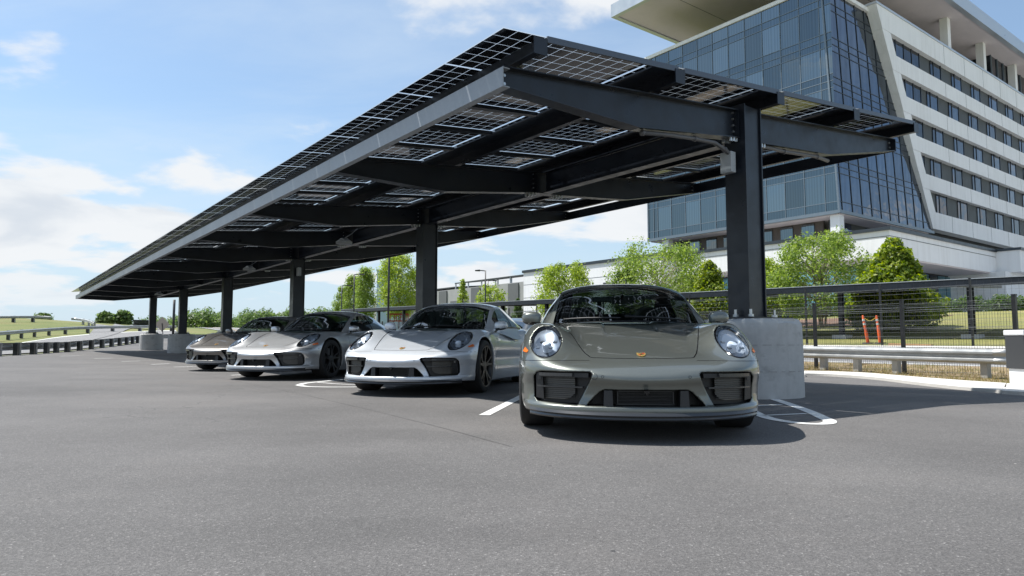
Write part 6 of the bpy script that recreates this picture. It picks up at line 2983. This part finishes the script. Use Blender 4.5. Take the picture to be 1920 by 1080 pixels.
# far woodland: one mass
rng = np.random.default_rng(5)
cs, rs = [], []
for (x0, x1, yt, yb, Y, n) in ((352, 420, 588, 612, 150, 46), (410, 470, 600, 612, 190, 30), (455, 560, 586, 612, 170, 80), (545, 640, 581, 610, 175, 80), (260, 350, 603, 611, 210, 26), (322, 362, 597, 611, 170, 20)):
    for i in range(n):
        u = rng.random()
        px = x0 + (x1 - x0) * u
        crest = yt + (yb - yt) * (.30 * abs(math.sin(u * 7.3 + Y)) + .22 * rng.random())
        yy = crest + (yb - crest) * rng.random() ** 1.2
        p = at_y(px, yy, Y + 14 * rng.random())
        cs.append(tuple(p))
        rs.append(1.3 + 1.4 * rng.random())
V, F = leaves(rng, cs, rs, 120, .34)
o = foliage_obj('far_woodland', V, F, 'leaf_far', None, (0, 0, 0))
tag(o, 'distant green woodland on the horizon behind the far columns', 'woodland', None, 'stuff')

# low hedge by the shop windows, pine straw bed
rng = np.random.default_rng(9)
cs, rs = [], []
for i in range(150):
    u = rng.random()
    p = on_t(1500 + 480 * u, 583, 42 + 2 * rng.random())
    cs.append((p.x, p.y, gz(p.x, p.y) + .25 + .5 * rng.random()))
    rs.append(.45)
V, F = leaves(rng, cs, rs, 60, .10)
o = foliage_obj('hedge', V, F, 'leaf_dark', None, (0, 0, 0))
tag(o, 'low loose hedge at the top of the lawn under the shop windows', 'hedge', None, 'stuff')
ribbon('mulch_bed', [RT(r, 29.0 + .8 * math.sin(r * .5)) for r in (11, 13, 15, 17, 19, 22, 26, 34)], [RT(r, 37) for r in (11, 13, 15, 17, 19, 22, 26, 34)], 'pine_straw', .035, across=8)

# dry grass along the verge
rng = np.random.default_rng(21)
n = 9000
rr_ = rng.uniform(-2.5, 13, n)
tt_ = np.interp(rr_, sorted(to_rt(p)[0] for p in gin), [b for a, b in sorted(to_rt(p) for p in gin)]) + .05 + rng.random(n) ** 1.3 * 3.2
ok = tt_ < 12.4
rr_, tt_ = rr_[ok], tt_[ok]
X = C0.x + ER.x * rr_ + ET.x * tt_
Y_ = C0.y + ER.y * rr_ + ET.y * tt_
Z = terrain(X, Y_) + .02
n = len(X)
a = rng.random(n) * 2 * PI
hgt = .03 + .07 * rng.random(n)
w = .006
lean = rng.normal(size=(n, 2)) * .04
V = np.stack([np.stack([X - w * np.cos(a), Y_ - w * np.sin(a), Z], -1), np.stack([X + w * np.cos(a), Y_ + w * np.sin(a), Z], -1),
              np.stack([X + lean[:, 0] + .002, Y_ + lean[:, 1], Z + hgt], -1), np.stack([X + lean[:, 0] - .002, Y_ + lean[:, 1], Z + hgt], -1)], 1).reshape(-1, 3)
leaf_mat('straw', (0.22, 0.15, 0.06), (0.30, 0.24, 0.10), (0.20, 0.22, 0.06))
o = foliage_obj('verge_grass', V, np.arange(len(V)).reshape(-1, 4), 'straw', None, (0, 0, 0))
tag(o, 'short dry grass along the verge behind the kerb', 'grass', None, 'stuff')

# a red farm cart and dark pickup far behind the fence
cb = at_y(747, 610, 70)
cb = Vector((cb.x, 70, gz(cb.x, 70)))
root = empty('red_trailer', cb)
tag(root, 'red open-frame utility trailer behind the fence, left of the second column', 'trailer')
pbsdf('trailer_red', (0.45, 0.05, 0.035), 0.45)
zt = at_y(747, 589, 70).z
zb = at_y(747, 602, 70).z
wx = 0.95
for zz, nm in ((zt, 'top_rail'), (zb, 'bed')):
    for yy in (-.6, .6):
        mb = MB(cb)
        mb.bar(Vector((cb.x - wx, cb.y + yy, zz)), Vector((cb.x + wx, cb.y + yy, zz)), .08, .10)
        mb.build('rail', 'trailer_red', root)
for xx in (-wx, -wx / 3, wx / 3, wx):
    for yy in (-.6, .6):
        mb = MB(cb)
        mb.bar(Vector((cb.x + xx, cb.y + yy, zb)), Vector((cb.x + xx, cb.y + yy, zt)), .07, .07)
        mb.build('stake', 'trailer_red', root)
mb = MB(cb)
mb.box((cb.x, cb.y, zb - .02), (2 * wx, 1.2, .06))
mb.build('bed', 'trailer_red', root)
for xx in (-.5, .5):
    for yy in (-.7, .7):
        mb = MB(cb)
        mb.tube([Vector((cb.x + xx, cb.y + yy - .1, cb.z + .32)), Vector((cb.x + xx, cb.y + yy + .1, cb.z + .32))], .32, 20)
        mb.build('wheel', 'rubber', root, auto=40)
